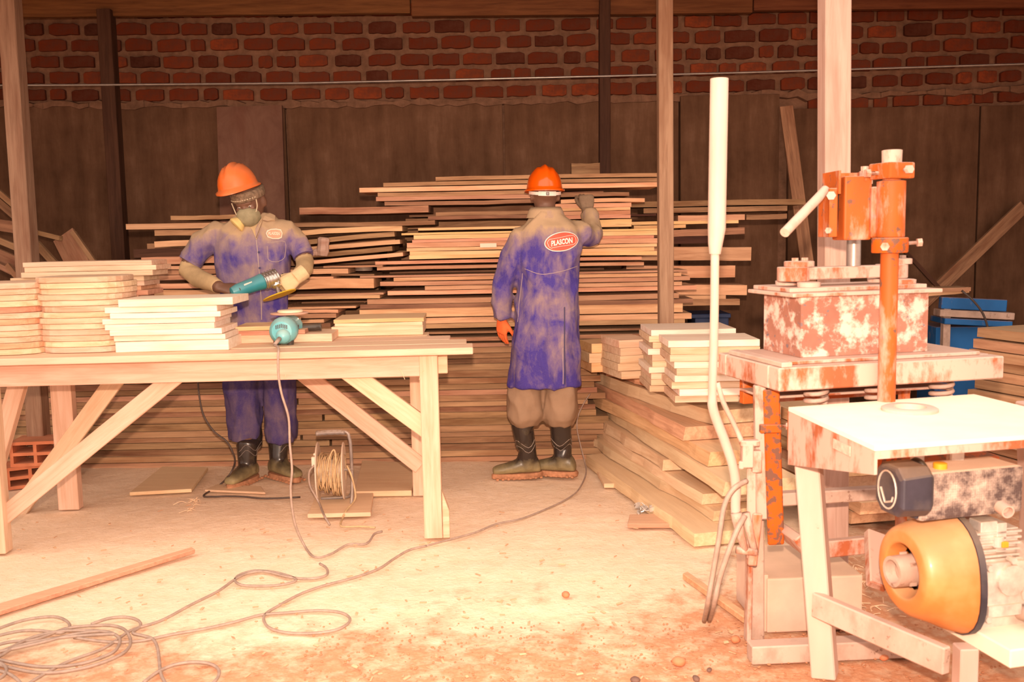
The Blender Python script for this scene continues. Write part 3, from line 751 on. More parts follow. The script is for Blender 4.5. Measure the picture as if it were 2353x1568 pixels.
# round seat blanks: rounded slabs piled up
def blank_mesh(rx, ry, T, seed):
    rnd = random.Random(seed); n = 22; rs = []
    e = rnd.uniform(2.6, 3.2)
    for z, k in ((-T / 2, 0.985), (-T / 2 + .002, 1), (T / 2 - .002, 1), (T / 2, 0.985)):
        ring = []
        for i in range(n):
            t = 2 * math.pi * i / n; c_, s_ = math.cos(t), math.sin(t)
            ring.append(Vector((rx * k * abs(c_) ** (2 / e) * (1 if c_ >= 0 else -1), ry * k * abs(s_) ** (2 / e) * (1 if s_ >= 0 else -1), z)))
        rs.append(ring)
    mb = MB().rings(rs)
    return mb
def blanks(xc, ytop, ybot, n, rx, b, where, group, mats):
    base = PB(xc, ybot, b); z = TOPZ
    H = PB(xc, ytop, b).z - TOPZ
    for i in range(n):
        T = H / n
        mb = blank_mesh(rx * random.uniform(.97, 1.02), rx * 0.95, T * 0.96, 500 + i + int(xc))
        k = n - 1 - i
        lab = f'curved seat blank in the {where}, {"topmost" if k == 0 else ordw(k) + " from the top"}'
        c = BL(0, 0, 0); q = PB(xc + random.uniform(-5, 5), ybot, b)
        o = obj('seat_blank', mb, M[random.choice(mats)], None, bevel=0, smooth=False, M=Matrix.Translation((q.x, q.y + rx * 0.95, TOPZ + T * (i + 0.5))) @ Matrix.Rotation(BYAW + random.uniform(-.05, .05), 4, 'Z'))
        tag(o, lab, 'board', group)
blanks(168, 637, 800, 13, 0.196, 0.06, 'tall pile on the bench', 'seat blanks in the tall pile', ['fresh', 'bench', 'fresh'])
blanks(-22, 652, 803, 12, 0.20, 0.03, 'pile at the left picture edge', 'seat blanks in the left pile', ['fresh', 'bench', 'red'])

# ---------------------------------------------------------------- grinder lying on the bench (rear end to the camera)
c0 = PB(647, 760, 0.16)
c0.z = TOPZ + 0.066
gt = thing('angle_grinder', 'dusty teal angle grinder lying on the bench with its disc upward', 'grinder', (c0.x, c0.y + 0.1, TOPZ))
ax = Vector((-0.05, 1, 0.0)).normalized()
mb = MB().lathe(c0, ax, [(0, .02), (.002, .045), (.02, .060), (.05, .064), (.09, .062), (.11, .052), (.2, .048), (.23, .056), (.25, .056), (.252, .03)], 20)
obj('housing', mb, M['teal_dusty'], gt, smooth='auto')
mb = MB().lathe(c0 + Vector((0.006, 0, -0.022)), -ax, [(-.02, .034), (.0, .034), (.016, .03), (.024, .02), (.03, .012)], 14)
obj('rear_cap', mb, M['teal_dusty'], gt, smooth='auto')
mb = MB()
for i in range(7):
    mb.box(c0 + Vector((-0.024 + i * 0.008, -0.0005, 0.026 - abs(i - 3) * .002)), (0.003, 0.008, 0.018))
for s in (-1, 1):
    for i in range(5): mb.box(c0 + ax * (0.12 + i * .013) + Vector((s * .047, 0, 0.0)), (.006, .005, .03))
obj('vent_slots', mb, M['black_plastic'], gt)
hd = c0 + ax * 0.27
mb = MB().lathe(hd + Vector((0, 0, -.045)), (0, 0, 1), [(0, .03), (.004, .045), (.06, .048), (.075, .04), (.085, .028)], 16).box(hd - ax * 0.02, (.085, .05, .085))
obj('gear_head', mb, M['chrome'], gt, smooth='auto', bevel=0)
dz = P(640, 721, hd.y).z
mb = MB().lathe(Vector((hd.x, hd.y, TOPZ + .105)), (0, 0, 1), [(0, .012), (dz - TOPZ - .105, .012)], 10)
obj('spindle', mb, M['black'], gt, smooth='auto')
mb = MB().lathe(Vector((hd.x - .01, hd.y, dz - 0.004)), (0, 0, 1), [(0, .05), (.001, .088), (.005, .092), (.008, .088), (.0085, .03)], 28)
obj('backing_disc', mb, M['pink_pad'], gt, smooth='auto')
mb = MB().lathe(Vector((hd.x - .006, hd.y, dz + 0.005)), (0, 0, 1), [(0, .05), (.001, .060), (.009, .061), (.012, .057)], 24)
obj('foam_pad', mb, M['cream_pad'], gt, smooth='auto')
hs = P(678, 755, hd.y - 0.02)
mb = MB().lathe(hs + Vector((-0.03, 0, 0)), (1, 0.02, 0.03), [(0, .008), (.035, .008), (.036, .024), (.04, .024), (.042, .014), (.06, .018), (.09, .0165), (.13, .018), (.145, .0175), (.148, .019), (.156, .0185)], 16)
obj('side_handle', mb, M['black'], gt, smooth='auto')
mb = MB()
for s in (-1, 1): mb.lathe(c0 + ax * 0.04 + Vector((s * .03, 0, -0.066)), (0, 0, 1), [(0, .016), (.02, .018)], 10)
obj('rubber_foot', mb, M['black'], gt, smooth='auto')
sl = c0 + Vector((-0.004, -0.028, -0.03))
mb = MB().tube([sl, sl + Vector((-0.006, -0.03, -0.012)), sl + Vector((-0.012, -0.05, -0.022))], [.011, .009, .007], 10)
obj('cord_sleeve', mb, M['cable'], gt, smooth=True)
cst = sl + Vector((-0.012, -0.05, -0.022))
pts = [cst, PB(640, 800, -0.06), PB(639, 822, -0.10), PB(640, 862, -0.10), PB(647, 905, -0.10), PB(663, 960, -0.09), PB(666, 1020, -0.085), PB(671, 1080, -0.08), PB(668, 1130, -0.08), PB(677, 1200, -0.06)]
pts += [G(x, y, 0.006) for x, y in ((700, 1255), (724, 1281), (760, 1274), (800, 1252), (842, 1250), (860, 1228), (878, 1222))]
cord('power_cord', pts, 0.0052, M['cable'], 'grey cord hanging from the bench grinder down to the floor')

# ---------------------------------------------------------------- cable reel on its board
def slab_on_floor(name, corners, T, mat, label, cat='board', z=0.0, group=None, bev=0.003):
    q = [G(x, y, z + T) for x, y in corners]
    mb = MB().prism([v - Vector((0, 0, T)) for v in q], (0, 0, T))
    return tag(obj(name, mb, M[mat], bevel=bev), label, cat, group)
slab_on_floor('floor_board', [(706, 1182), (852, 1178), (858, 1133), (728, 1135)], 0.022, 'slab', 'square sawdusty board lying under the cable reel')
RZ = 0.022
rl = G(768, 1160, RZ); Yr = rl.y
def Pr(x, y, dy=0.0): return P(x, y, Yr + dy)
reel = thing('cable_reel', 'white cable reel with tan cord on a bent grey tube stand', 'cable reel', (rl.x, rl.y, RZ))
cx = Pr(768, 1082, 0.06); 
def flange(xpx, lean):
    c = P(xpx, 1082, Yr + 0.06)
    return MB().lathe(c, Vector((1, lean, 0)), [(-.003, .04), (-.003, .145), (0, .148), (.003, .145), (.003, .04)], 28)
obj('flange', flange(731, 0.10), M['reel'], reel, smooth='auto')
obj('flange', flange(790, 0.10), M['reel'], reel, smooth='auto')
cL = P(731, 1082, Yr + .06); cR = P(790, 1082, Yr + .06)
obj('drum', MB().tube([cL, cR], 0.06, 16), M['reel'], reel, smooth='auto')
mb = MB(); random.seed(31)
nw = 13
for i in range(nw):
    t = (i + 0.5) / nw; c = cL.lerp(cR, t); pp = []
    rr = 0.085 + random.uniform(-.006, .006)
    sag = random.uniform(.0, .045)
    for k in range(21):
        an = 2 * math.pi * k / 20
        r2 = rr + (sag if -math.sin(an) > 0 else 0) * max(0, -math.sin(an)) ** 2
        pp.append(c + Vector(((random.uniform(-.003, .003)) + .004 * math.sin(an), r2 * math.cos(an), r2 * math.sin(an))))
    mb.tube(pp, 0.0042, 5, caps=False)
pp = [P(x, y, Yr - .045) for x, y in ((752, 1090), (755, 1060), (763, 1038), (769, 1036), (772, 1060), (768, 1095), (771, 1130))]
mb.tube(smooth_path(pp, 4), 0.0042, 5)
for xa in (744, 757, 776):
    pp = [P(xa, 1085, Yr - .05), P(xa + 2, 1105, Yr - .055), P(xa + random.uniform(-4, 6), 1122, Yr - .05)]
    mb.tube(smooth_path(pp, 3), 0.004, 5)
obj('wound_cord', mb, M['cable_tan'], reel, smooth=True)
pp = [Pr(724, 1168, -0.02), Pr(770, 1168, -0.02), Pr(803, 1164, -0.0), Pr(808, 1152, 0.02), Pr(809, 1100, 0.06), Pr(806, 1030, 0.06), Pr(803, 1008, 0.06), Pr(795, 993, 0.06), Pr(760, 991, 0.06), Pr(727, 994, 0.06)]
obj('stand', MB().tube(smooth_path(pp, 5), 0.0085, 10), M['tube_grey'], reel, smooth=True)
pp = [Pr(738, 1146, 0.10), Pr(792, 1143, 0.10), Pr(805, 1138, 0.09), Pr(809, 1125, 0.07)]
obj('rear_foot', MB().tube(smooth_path(pp, 4), 0.008, 8), M['tube_grey'], reel, smooth=True)
pp = [Pr(726, 997, 0.06), Pr(740, 995.5, 0.06), Pr(770, 994, 0.06), Pr(793, 994, 0.06)]
obj('grip', MB().tube(smooth_path(pp, 4), [.011 + .003 * (i % 2) for i in range(13)], 10), M['tube_grey'], reel, smooth=True)
obj('axle', MB().tube([Pr(722, 1082, .06), Pr(812, 1079, .06)], 0.007, 8), M['tube_grey'], reel, smooth=True)
obj('socket_box', MB().box(Pr(722, 1060, .03), (.022, .04, .05)).box(Pr(724, 1044, .03), (.016, .02, .012)), M['reel'], reel, bevel=0.003)
cord('reel_cord', [Pr(722, 1070, .0), Pr(711, 1085, .0), Pr(712, 1115, .0), Pr(725, 1140, -.02), Pr(735, 1160, -.05), G(745, 1185, RZ + .02), G(758, 1207, .006)], 0.0055, M['cable'], 'dusty cord looping down from the left side of the cable reel', k=5)
cord('reel_cord', [Pr(797, 1070, .0), Pr(808, 1095, -.01), Pr(816, 1130, -.01), Pr(815, 1150, -.02), G(797, 1172, RZ + .006), G(787, 1192, .006), G(785, 1210, .005), G(830, 1210, .004), G(862, 1213, .003)], 0.005, M['cable_tan'], 'tan cord trailing from the right side of the cable reel', k=5)

# ---------------------------------------------------------------- under and around the bench
a = G(95, 1105, 0)
def clay_block(cx_, cy_, z0, yaw, label, L=0.26, D=0.20, H=0.125, Yb=None):
    g_ = P(cx_, cy_, Yb) if Yb else G(cx_, cy_, 0)
    Rz = Matrix.Rotation(yaw, 3, 'Z'); c = Vector((g_.x, g_.y, z0 + H / 2))
    mb = MB(); t = 0.018
    for zz in (-H / 2 + t / 2, 0, H / 2 - t / 2): mb.box(c + Rz @ Vector((0, 0, zz)), (L, D, t), Rz)
    for xx in (-L / 2 + t / 2, 0, L / 2 - t / 2): mb.box(c + Rz @ Vector((xx, 0, 0)), (t, D - .004, H - .004), Rz)
    return tag(obj('clay_block', mb, M['clay'], bevel=0), label, 'block', 'hollow clay blocks')
clay_block(70, 1112, 0.0, 0.5, 'dusty hollow clay block on the floor under the bench, lower one', 0.24, 0.2)
clay_block(100, 1100, 0.125, 0.12, 'red hollow clay block stacked on another under the bench', 0.27, 0.2, 0.14, G(70, 1112, 0).y)
slab_on_floor('floor_board', [(297, 1132), (440, 1124), (478, 1074), (372, 1072)], 0.02, 'slab', 'dusty board lying flat on the floor left of the rubber boots')
slab_on_floor('floor_board', [(815, 1130), (946, 1128), (962, 1064), (832, 1058)], 0.03, 'slab', 'wide dusty board on the floor right of the cable reel')
slab_on_floor('batten', [(-90, 1432), (448, 1262), (441, 1257), (-95, 1414)], 0.02, 'red', 'long thin reddish batten lying on the sawdust in the left foreground', 'batten')
slab_on_floor('batten', [(1568, 1318), (1708, 1418), (1722, 1412), (1580, 1313)], 0.025, 'red', 'short reddish batten on the ground left of the press', 'batten')
slab_on_floor('offcut', [(1442, 1204), (1550, 1204), (1538, 1180), (1447, 1182)], 0.022, 'red', 'short board offcut half buried in sawdust before the right pile', 'wood')
slab_on_floor('offcut', [(1388, 1112), (1425, 1112), (1412, 1080), (1372, 1082)], 0.025, 'slab', 'small board end poking out at the back of the right pile', 'wood')
slab_on_floor('offcut', [(470, 1126), (610, 1132), (600, 1118), (500, 1112)], 0.012, 'slab', 'thin dusty offcut on the floor before the left rubber boot', 'wood')
mb = MB(); random.seed(8); c = G(1485, 1176, 0.022)
for i in range(26):
    p = c + Vector((random.uniform(-.05, .06), random.uniform(-.04, .05), random.uniform(0, .035)))
    mb.box(p, (random.uniform(.01, .03), random.uniform(.01, .025), .004), Matrix.Rotation(random.uniform(-2, 2), 3, (random.random(), random.random(), random.random())))
tag(obj('crumpled_plastic', mb, M['foil']), 'crumpled greyish plastic scrap on the offcut before the right pile', 'litter')
M['navy'] = plain('dark_navy_paint', (0.012, 0.03, 0.10), .6, 0, .2)
# ---------------------------------------------------------------- low pile of long slabs on the right
random.seed(41)
def edge_plank(bk, fr, z, width, T, mat, label, group, wavy=0.02, ext=0.0):
    b = G(bk[0], bk[1], z); f = G(fr[0], fr[1], z)
    d = f - b; d.z = 0
    x = d.normalized(); perp = Vector((-x.y, x.x, 0))            # to the right of the pile
    Mx = frame(x, (0, 0, 1)); Mx.translation = (b + f) / 2 + perp * (width / 2) - Vector((0, 0, T / 2))
    return board('slab', Mx, d.length, width, T, mat, label, group, 'plank', warp=0.003, wavy=wavy, seg=12)
E = [((1345, 1046), (1590, 1228), .062, .34, .035), ((1350, 1003), (1638, 1176), .112, .30, .038), ((1342, 968), (1612, 1136), .165, .36, .036), ((1350, 942), (1520, 1058), .225, .26, .034), ((1358, 918), (1668, 1108), .29, .34, .036),
     ((1350, 900), (1632, 1040), .36, .36, .036), ((1342, 868), (1576, 982), .43, .40, .034), ((1344, 848), (1636, 946), .50, .38, .034), ((1360, 832), (1478, 866), .56, .34, .03)]
lower = 0.0
for i, (bk, fr, z, wd, T) in enumerate(E):
    T = z - lower - 0.004; lower = z
    k = len(E) - 1 - i
    edge_plank(bk, fr, z, wd, T, random.choice(['slab', 'slab', 'plank']), f'wavy edged slab in the low right pile, {"topmost" if k == 0 else ordw(k) + " from the top"} on its left side', 'slabs on the left side of the right pile')
# second column of slabs farther right
zz = 0.0
for i in range(9):
    T = 0.055 if i else 0.05
    L = random.uniform(1.55, 1.85)
    x0 = 1.02 + random.uniform(-.02, .04) - i * 0.004; yb_ = 5.95
    ang = math.radians(-79) 
    dirv = Vector((math.cos(ang), math.sin(ang), 0)); 
    Mx = frame(dirv, (0, 0, 1)); 
    wd = random.uniform(.34, .42)
    Mx.translation = Vector((x0 + .12, yb_, zz + T / 2)) + dirv * (L / 2) + Vector((wd / 2, 0, 0))
    board('slab', Mx, L, wd, T * .96, random.choice(['slab', 'plank']), f'sawn slab in the right pile behind the press, {"topmost" if i == 8 else ordw(8 - i) + " from the top"} on its right side', 'slabs on the right side of the right pile', wavy=0.01, seg=10)
    zz += T
PILEZ = 0.565
for i, (bk, fr, wd) in enumerate((((1420, 838), (1640, 924), .5),)):
    pass
# short white boards stacked on the pile
def rboard(x0, y0, x1, T, Y, D, mat, label, group, yaw=0.0, ztop=None):
    a = P(x0, y0, Y); c = P(x1, y0 - 0.0192 * (x1 - x0), Y)
    z = ztop if ztop is not None else a.z
    L = c.x - a.x
    Mx = Matrix.Translation(((a.x + c.x) / 2, Y + D / 2, z - T / 2)) @ Matrix.Rotation(yaw, 4, 'Z')
    return board('board', Mx, L, D, T * .97, mat, label, group, 'board', warp=0.0008, seg=3, bev=0.0012)
def rpile(rows, Y, D, zb, top_px, where, group, mats=('pale',), yaw=0.0):
    n = len(rows); zt = P(rows[0][0], top_px, Y).z; T = (zt - zb) / n
    for i, (x0, x1) in enumerate(rows):
        rboard(x0, 700, x1, T, Y + random.uniform(-.01, .01), D, random.choice(mats), f'cream white board in the {where}, {"topmost" if i == 0 else ordw(i) + " from the top"}', group, yaw + random.uniform(-.015, .015), zt - T * i)
rpile([(1536, 1748), (1540, 1747), (1538, 1728), (1552, 1730), (1555, 1722), (1549, 1736), (1545, 1718), (1560, 1752), (1548, 1700)], 4.42, 0.30, PILEZ + .002, 784, 'nearer pile right of the tan post', 'white boards in the near pile', ('pale', 'pale', 'fresh'))
rpile([(1494, 1692), (1492, 1600), (1498, 1620), (1490, 1610), (1496, 1605), (1500, 1610), (1489, 1600), (1495, 1600), (1494, 1590), (1490, 1605)], 4.76, 0.36, PILEZ + .002, 759, 'farther pile beside the tan post', 'white boards in the far pile', ('pale', 'fresh'))
rpile([(1404, 1482), (1408, 1490), (1406, 1486), (1402, 1480), (1408, 1488)], 5.22, 0.30, PILEZ + .002, 782, 'small pile right of the long coat', 'boards in the small pile', ('fresh', 'slab'), 0.25)
rpile([(1346, 1400), (1340, 1405), (1346, 1410)], 5.48, 0.26, PILEZ + .002, 790, 'low heap touching the long coat', 'boards in the low heap', ('gold', 'slab'), 0.2)
mb = MB(); random.seed(6); c = G(1712, 918, PILEZ - .03)
for i in range(14):
    mb.ell(c + Vector((random.uniform(-.09, .09), random.uniform(-.05, .05), random.uniform(.0, .03))), (random.uniform(.02, .05), random.uniform(.02, .04), random.uniform(.01, .02)), nu=8, nv=5)
tag(obj('rag', mb, M['foil'], smooth=True), 'grey crumpled rag on the right pile below the white boards', 'rag')

# pile right of the press
random.seed(43)
for i in range(14):
    F0 = P(2238 + random.uniform(-14, 22), 762 + i * 19.5, 5.25)
    z = max(0.03, 0.80 - i * 0.056)
    T = 0.036 if i else 0.03
    ang = math.radians(-72 + random.uniform(-2, 2)); dirv = Vector((math.cos(ang), math.sin(ang), 0)); L = random.uniform(1.9, 2.1); wd = random.uniform(.42, .5)
    Mx = frame(dirv, (0, 0, 1)); Mx.translation = Vector((2.52 + random.uniform(-.03, .05), 5.3, z)) + dirv * (L / 2) + Vector((wd / 2, 0, -T / 2))
    board('plank', Mx, L, wd, 0.05, random.choice(['plank', 'slab', 'plank']), f'tan plank in the pile at the right picture edge, {"topmost" if i == 0 else ordw(i) + " from the top"}', 'planks in the pile at the right edge', wavy=0.008, seg=8)

# blue machine far right
bm_ = thing('blue_machine', 'worn blue steel machine body standing behind the press', 'machine', (P(2240, 800, 6.6).x, 6.9, 0))
Ry = Matrix.Rotation(math.radians(3.5), 3, 'Y') @ Matrix.Rotation(math.radians(-6), 3, 'Z')
c = P(2225, 745, 6.7)
def wpx(n, Y): return n / S(Y)
obj('body', MB().box(Vector((P(2212, 770, 6.8).x, 6.85, 0.36)), (wpx(150, 6.7), .35, 0.62), Matrix.Rotation(math.radians(-4), 3, 'Z')), M['blue'], bm_, bevel=0.004)
obj('top_fence', MB().box(P(2235, 699, 6.6), (wpx(145, 6.6), .06, wpx(27, 6.6)), Ry), M['blue'], bm_, bevel=0.004)
obj('side_rail', MB().box(P(2237, 722, 6.6), (wpx(165, 6.6), .14, wpx(16, 6.6)), Ry), M['steel_dust'], bm_, bevel=0.004)
obj('bed', MB().box(P(2230, 738, 6.68), (wpx(150, 6.6), .3, wpx(14, 6.6)), Ry), M['blue'], bm_, bevel=0.004)
obj('knob', MB().lathe(P(2305, 725, 6.52), (1, 0, -.1), [(0, .008), (.02, .008), (.021, .018), (.04, .018)], 10), M['steel_dust'], bm_, smooth='auto')
obj('leg_bracket', MB().box(P(2172, 775, 6.62), (.05, .05, .4)), M['steel_dust'], bm_, bevel=0.003)
for i, (x0, y0, x1, yy) in enumerate(((2110, 662, 2232, 6.6), (2130, 672, 2226, 6.64))):
    Mx, L, d, T = plank_px(x0, y0, x1, 9, yy, .2, 'plank', y0 - (2 if i == 0 else 8))
    board('plank', Mx, L, .2, T, 'plank', f'{["upper", "lower"][i]} of two short planks resting on the blue machine', 'planks on the blue machine')
cord('power_cord', [P(2210, 668, 6.5), P(2235, 690, 6.48), P(2255, 715, 6.48), P(2266, 740, 6.48), P(2273, 770, 6.5)], 0.008, M['cable_dark'], 'black cable hanging over the blue machine', k=5)
c = P(1626, 730, 6.9)
bm2 = thing('blue_drum', 'dark blue metal cabinet in shadow behind the stacked planks', 'cabinet', (c.x, 6.9, 0))
obj('cabinet_body', MB().box((c.x, 6.9, .38), (.24, .3, .76)), M['navy'], bm2, bevel=0.01)
obj('cabinet_top', MB().box((c.x - .02, 6.9, .775), (.3, .34, .03)), M['navy'], bm2, bevel=0.004)

# ---------------------------------------------------------------- the orange press
YAW = math.radians(13)
Rm = Matrix.Rotation(YAW, 3, 'Z')
pr = Vector((math.cos(YAW), math.sin(YAW), 0)); pd = Vector((-math.sin(YAW), math.cos(YAW), 0)); ZU = Vector((0, 0, 1))
FL = P(1790, 850, 2.85)                                  # front left top corner of the frame
press = thing('block_press', 'dust-caked orange steel press with mould box, column and long lever', 'machine', (1.25, 2.95, 0))
def PL(a, b, z): return Vector((FL.x, FL.y, 0)) + pr * a + pd * b + ZU * z
def pbox(name, a0, a1, b0, b1, z0, z1, mat, bev=0.004, parent=None, mb=None):
    c = PL((a0 + a1) / 2, (b0 + b1) / 2, (z0 + z1) / 2)
    q = (mb or MB()).box(c, (a1 - a0, b1 - b0, z1 - z0), Rm)
    return obj(name, q, M[mat], parent or press, bevel=bev) if name else q
FZ = 0.945
pbox('frame_beam', 0, .79, 0, .065, FZ - .072, FZ, 'caked')
pbox('frame_beam', 0, .07, .067, .36, FZ - .072, FZ, 'caked')
pbox('frame_beam', .72, .79, .067, .36, FZ - .072, FZ, 'caked')
pbox('frame_beam', .0, .79, .362, .42, FZ - .072, FZ, 'caked')
pbox('bed_plate', .06, .74, .05, .37, FZ + .001, FZ + .012, 'caked', .002)
pbox('edge_strip', .01, .045, .0, .36, FZ + .001, FZ + .016, 'steel_dust', .002)
# mould box placed from its own front-left corner
mb0 = P(1839, 825, 2.99); ma = (mb0 - PL(0, 0, 0)).dot(pr); mbb = (mb0 - PL(0, 0, 0)).dot(pd)
mz0, mz1 = FZ + .013, P(1839, 682, 2.99).z
def mbox(name, a0, a1, b0, b1, z0, z1, mat, bev=.003): return pbox(name, ma + a0, ma + a1, mbb + b0, mbb + b1, z0, z1, mat, bev)
MW, MD = 0.455, 0.24
q = MB(); th = .008
for a0, a1, b0, b1 in ((0, MW, 0, th), (0, MW, MD - th, MD), (0, th, th, MD - th), (MW - th, MW, th, MD - th)):
    pbox(None, ma + a0, ma + a1, mbb + b0, mbb + b1, mz0, mz1, 'mould', mb=q)
obj('mould_box', q, M['mould'], press)
mbox('mould_floor', th, MW - th, th, MD - th, mz0, mz0 + .01, 'mould')
mbox('lid_plate', -.045, MW + .03, -.03, MD + .03, mz1, mz1 + .012, 'caked', .002)
mbox('lid_plate', -.03, MW + .005, .015, MD + .02, mz1 + .0125, mz1 + .026, 'caked', .002)
lz = mz1 + .0265
for (a, b) in ((.055, .05), (.40, .05), (.055, .19), (.40, .19)):
    obj('puck', MB().lathe(PL(ma + a, mbb + b, lz), ZU, [(0, .036), (.014, .037), (.016, .03)], 16), M['caked'], press, smooth='auto')
az = lz + .0165
mbox('cross_arm', .06, .40, .085, .155, az + .004, az + .044, 'caked')
for a in (.04, .40):
    obj('lug', MB().lathe(PL(ma + a, mbb + .12, az), ZU, [(0, .05), (.002, .052), (.044, .052), (.046, .05)], 18), M['caked'], press, smooth='auto')
    obj('cap_plate', MB().lathe(PL(ma + a + .02, mbb + .12, az + .0465), ZU, [(0, .048), (.016, .048), (.018, .044)], 18), M['caked'], press, smooth='auto')
    for da in (.0, .035):
        obj('bolt', MB().lathe(PL(ma + a + da, mbb + .11, az + .065), ZU, [(0, .011), (.01, .011)], 6), M['caked'], press)
ry = PL(ma + .17, mbb + .12, 0).y
rb = P(1961, 618, ry); rt = P(1961, 545, ry)
rb.z = az + .0445
obj('ram_rod', MB().tube([rb, Vector((rb.x, rb.y, rt.z + .02))], 0.0225, 16), M['rod'], press, smooth='auto')
# column through the plate
cy = 2.90
cbot = P(2049, 925, cy); cz0 = cbot.z; cX = P(2044, 600, cy).x
def ZC(py): return P(2044, py, cy).z
colm = MB().tube([Vector((cX, cy, cz0)), Vector((cX, cy, ZC(348)))], 0.0262, 20)
obj('column', colm, M['orange'], press, smooth='auto')
obj('column_top', MB().lathe(Vector((cX, cy, ZC(374))), ZU, [(0, .0285), (ZC(346) - ZC(374), .0295), (ZC(345) - ZC(374), .026)], 18), M['caked'], press, smooth='auto')
Rc = Matrix.Rotation(math.radians(20), 3, 'Z')
for y0, y1, nm, mt, sz in ((412, 375, 'upper_collar', 'orange', .092), (581, 546, 'lower_collar', 'orange', .088)):
    if nm == 'upper_collar': obj(nm, MB().box((cX, cy, (ZC(y0) + ZC(y1)) / 2), (sz, sz, ZC(y1) - ZC(y0)), Rc), M[mt], press, bevel=.005)
    else: obj(nm, MB().lathe(Vector((cX, cy, ZC(y0))), ZU, [(0, .051), (.003, .053), (ZC(y1) - ZC(y0) - .003, .053), (ZC(y1) - ZC(y0), .05)], 22), M['orange_bare'], press, smooth='auto')
obj('sleeve', MB().lathe(Vector((cX, cy, ZC(545))), ZU, [(0, .041), (.003, .042), (ZC(417) - ZC(545), .042), (ZC(415) - ZC(545), .03)], 24), M['orange'], press, smooth='auto')
def bolt(p, d, L=.03, r=.013, mat='caked'):
    return obj('bolt', MB().lathe(p, d, [(0, .006), (L, .006), (L + .0005, r), (L + .014, r)], 6).lathe(Vector(p), d, [(0, .006), (L, .006)], 6), M[mat], press)
bolt(Vector((cX + .02, cy - .045, ZC(393))), (.35, -1, 0), .012)
bolt(Vector((cX - .04, cy - .01, ZC(398))), (-1, -.1, 0), .03)
bolt(Vector((cX - .03, cy - .045, ZC(566))), (-.5, -1, 0), .012)
bolt(Vector((cX + .05, cy, ZC(560))), (1, -.1, .05), .03)
# head: channel body, hinge plate and web to the sleeve
hy = cy + .03
def HP(x, y, dy=0.0): return P(x, y, hy + dy)
hz0, hz1 = HP(1960, 552).z, HP(1960, 405).z
hx0, hx1 = HP(1939, 480).x, HP(2002, 480).x
obj('head_body', MB().box(((hx0 + hx1) / 2, hy + .05, (hz0 + hz1) / 2), (hx1 - hx0, .11, hz1 - hz0)), M['orange'], press, bevel=.006)
obj('web', MB().box(((hx1 + cX - .035) / 2, hy - .0, (HP(2000, 430).z + hz0 + .006) / 2), (cX - .03 - hx1 + .01, .05, HP(2000, 430).z - hz0 - .006)), M['orange'], press, bevel=.004)
px0, px1 = HP(1907, 480).x, HP(1926, 480).x
pz0, pz1 = HP(1915, 545).z, HP(1915, 432).z
q = MB().box(((px0 + px1) / 2, hy + .01, (pz0 + pz1) / 2), (px1 - px0, .012, pz1 - pz0))
q.box((px0 + .004, hy + .06, (pz0 + pz1) / 2), (.008, .10, pz1 - pz0))
obj('hinge_plate', q, M['orange'], press, bevel=.002)
zt = HP(1940, 392).z
q = MB()
tl, tr_ = HP(1893, 396, .13), HP(1972, 391, .13); bl, br2 = HP(1930, 406, -.01), HP(1990, 402, -.01)
for v in (tl, tr_, bl, br2): v.z = zt
for a_, b_ in ((tl, tr_), (tl, bl), (tr_, br2)):
    dd = b_ - a_; Mx = frame(dd, (0, 0, 1))
    q.box((a_ + b_) / 2 - Vector((0, 0, .035 if a_ is tl and b_ is bl else .016)), (dd.length, .007, .07 if a_ is tl and b_ is bl else .032), Mx.to_3x3())
obj('top_bracket', q, M['orange'], press)
obj('hinge_pin', MB().tube([HP(1931, 415, .05), HP(1931, 545, .05)], .008, 8), M['black'], press, smooth='auto')
bolt(HP(1912, 450, -.0), (-.5, -1, 0), .004, .014); bolt(HP(1906, 530, -.0), (-.6, -1, 0), .004, .010)
obj('crank_handle', MB().tube([HP(1897, 436, .03), HP(1880, 455, .0), HP(1803, 535, -.14)], [.014, .0145, .0145], 14), M['steel_dust'], press, smooth='auto')
for x in (1998, 2004):
    pass
obj('head_lug', MB().box(HP(1990, 408, .02), (.03, .03, .04)).lathe(HP(1987, 398, .02), ZU, [(0, .012), (.02, .012)], 8), M['caked'], press, bevel=0)
# springs and the rear table structure below the frame
def spring(xp, y0, y1, Y, r=.033):
    a = P(xp, y1, Y); z0_, z1_ = a.z, P(xp, y0, Y).z; z1_ = FZ - .0725; pts = []
    for k in range(41):
        t = k / 40; an = t * 3 * 2 * math.pi
        pts.append(Vector((a.x + r * math.cos(an), Y + r * math.sin(an), z0_ + (z1_ - z0_) * t)))
    return obj('spring', MB().tube(pts, .0075, 6), M['steel_dust'], press, smooth=True)
PZ = 0.83
for xp, Y, y1 in ((1875, 3.0, 929), (2015, 3.05, 921), (2163, 3.10, 912)): spring(xp, 880, y1, Y)
pbox('rear_plate', .05, .74, .17, .36, PZ - .01, PZ - .002, 'caked', .002)
pbox('cross_rail', .07, .72, .37, .40, PZ - .06, PZ + .025, 'orange', .002)
pbox('upright_strap', .66, .69, .33, .36, .1, FZ - .073, 'orange', .002)
tc = [G(x, y, PZ) for x, y in ((1812, 936), (2010, 1026), (2560, 985), (2238, 906))]
obj('table_plate', MB().prism([v - ZU * .012 for v in tc], ZU * .012), M['plate'], press)
rc = G(2090, 944, PZ)
obj('ring', MB().lathe(rc, ZU, [(0, .045), (0, .078), (.008, .078), (.012, .07), (.012, .046), (.0, .045)], 28, caps=False), M['pale_steel'], press, smooth='auto')
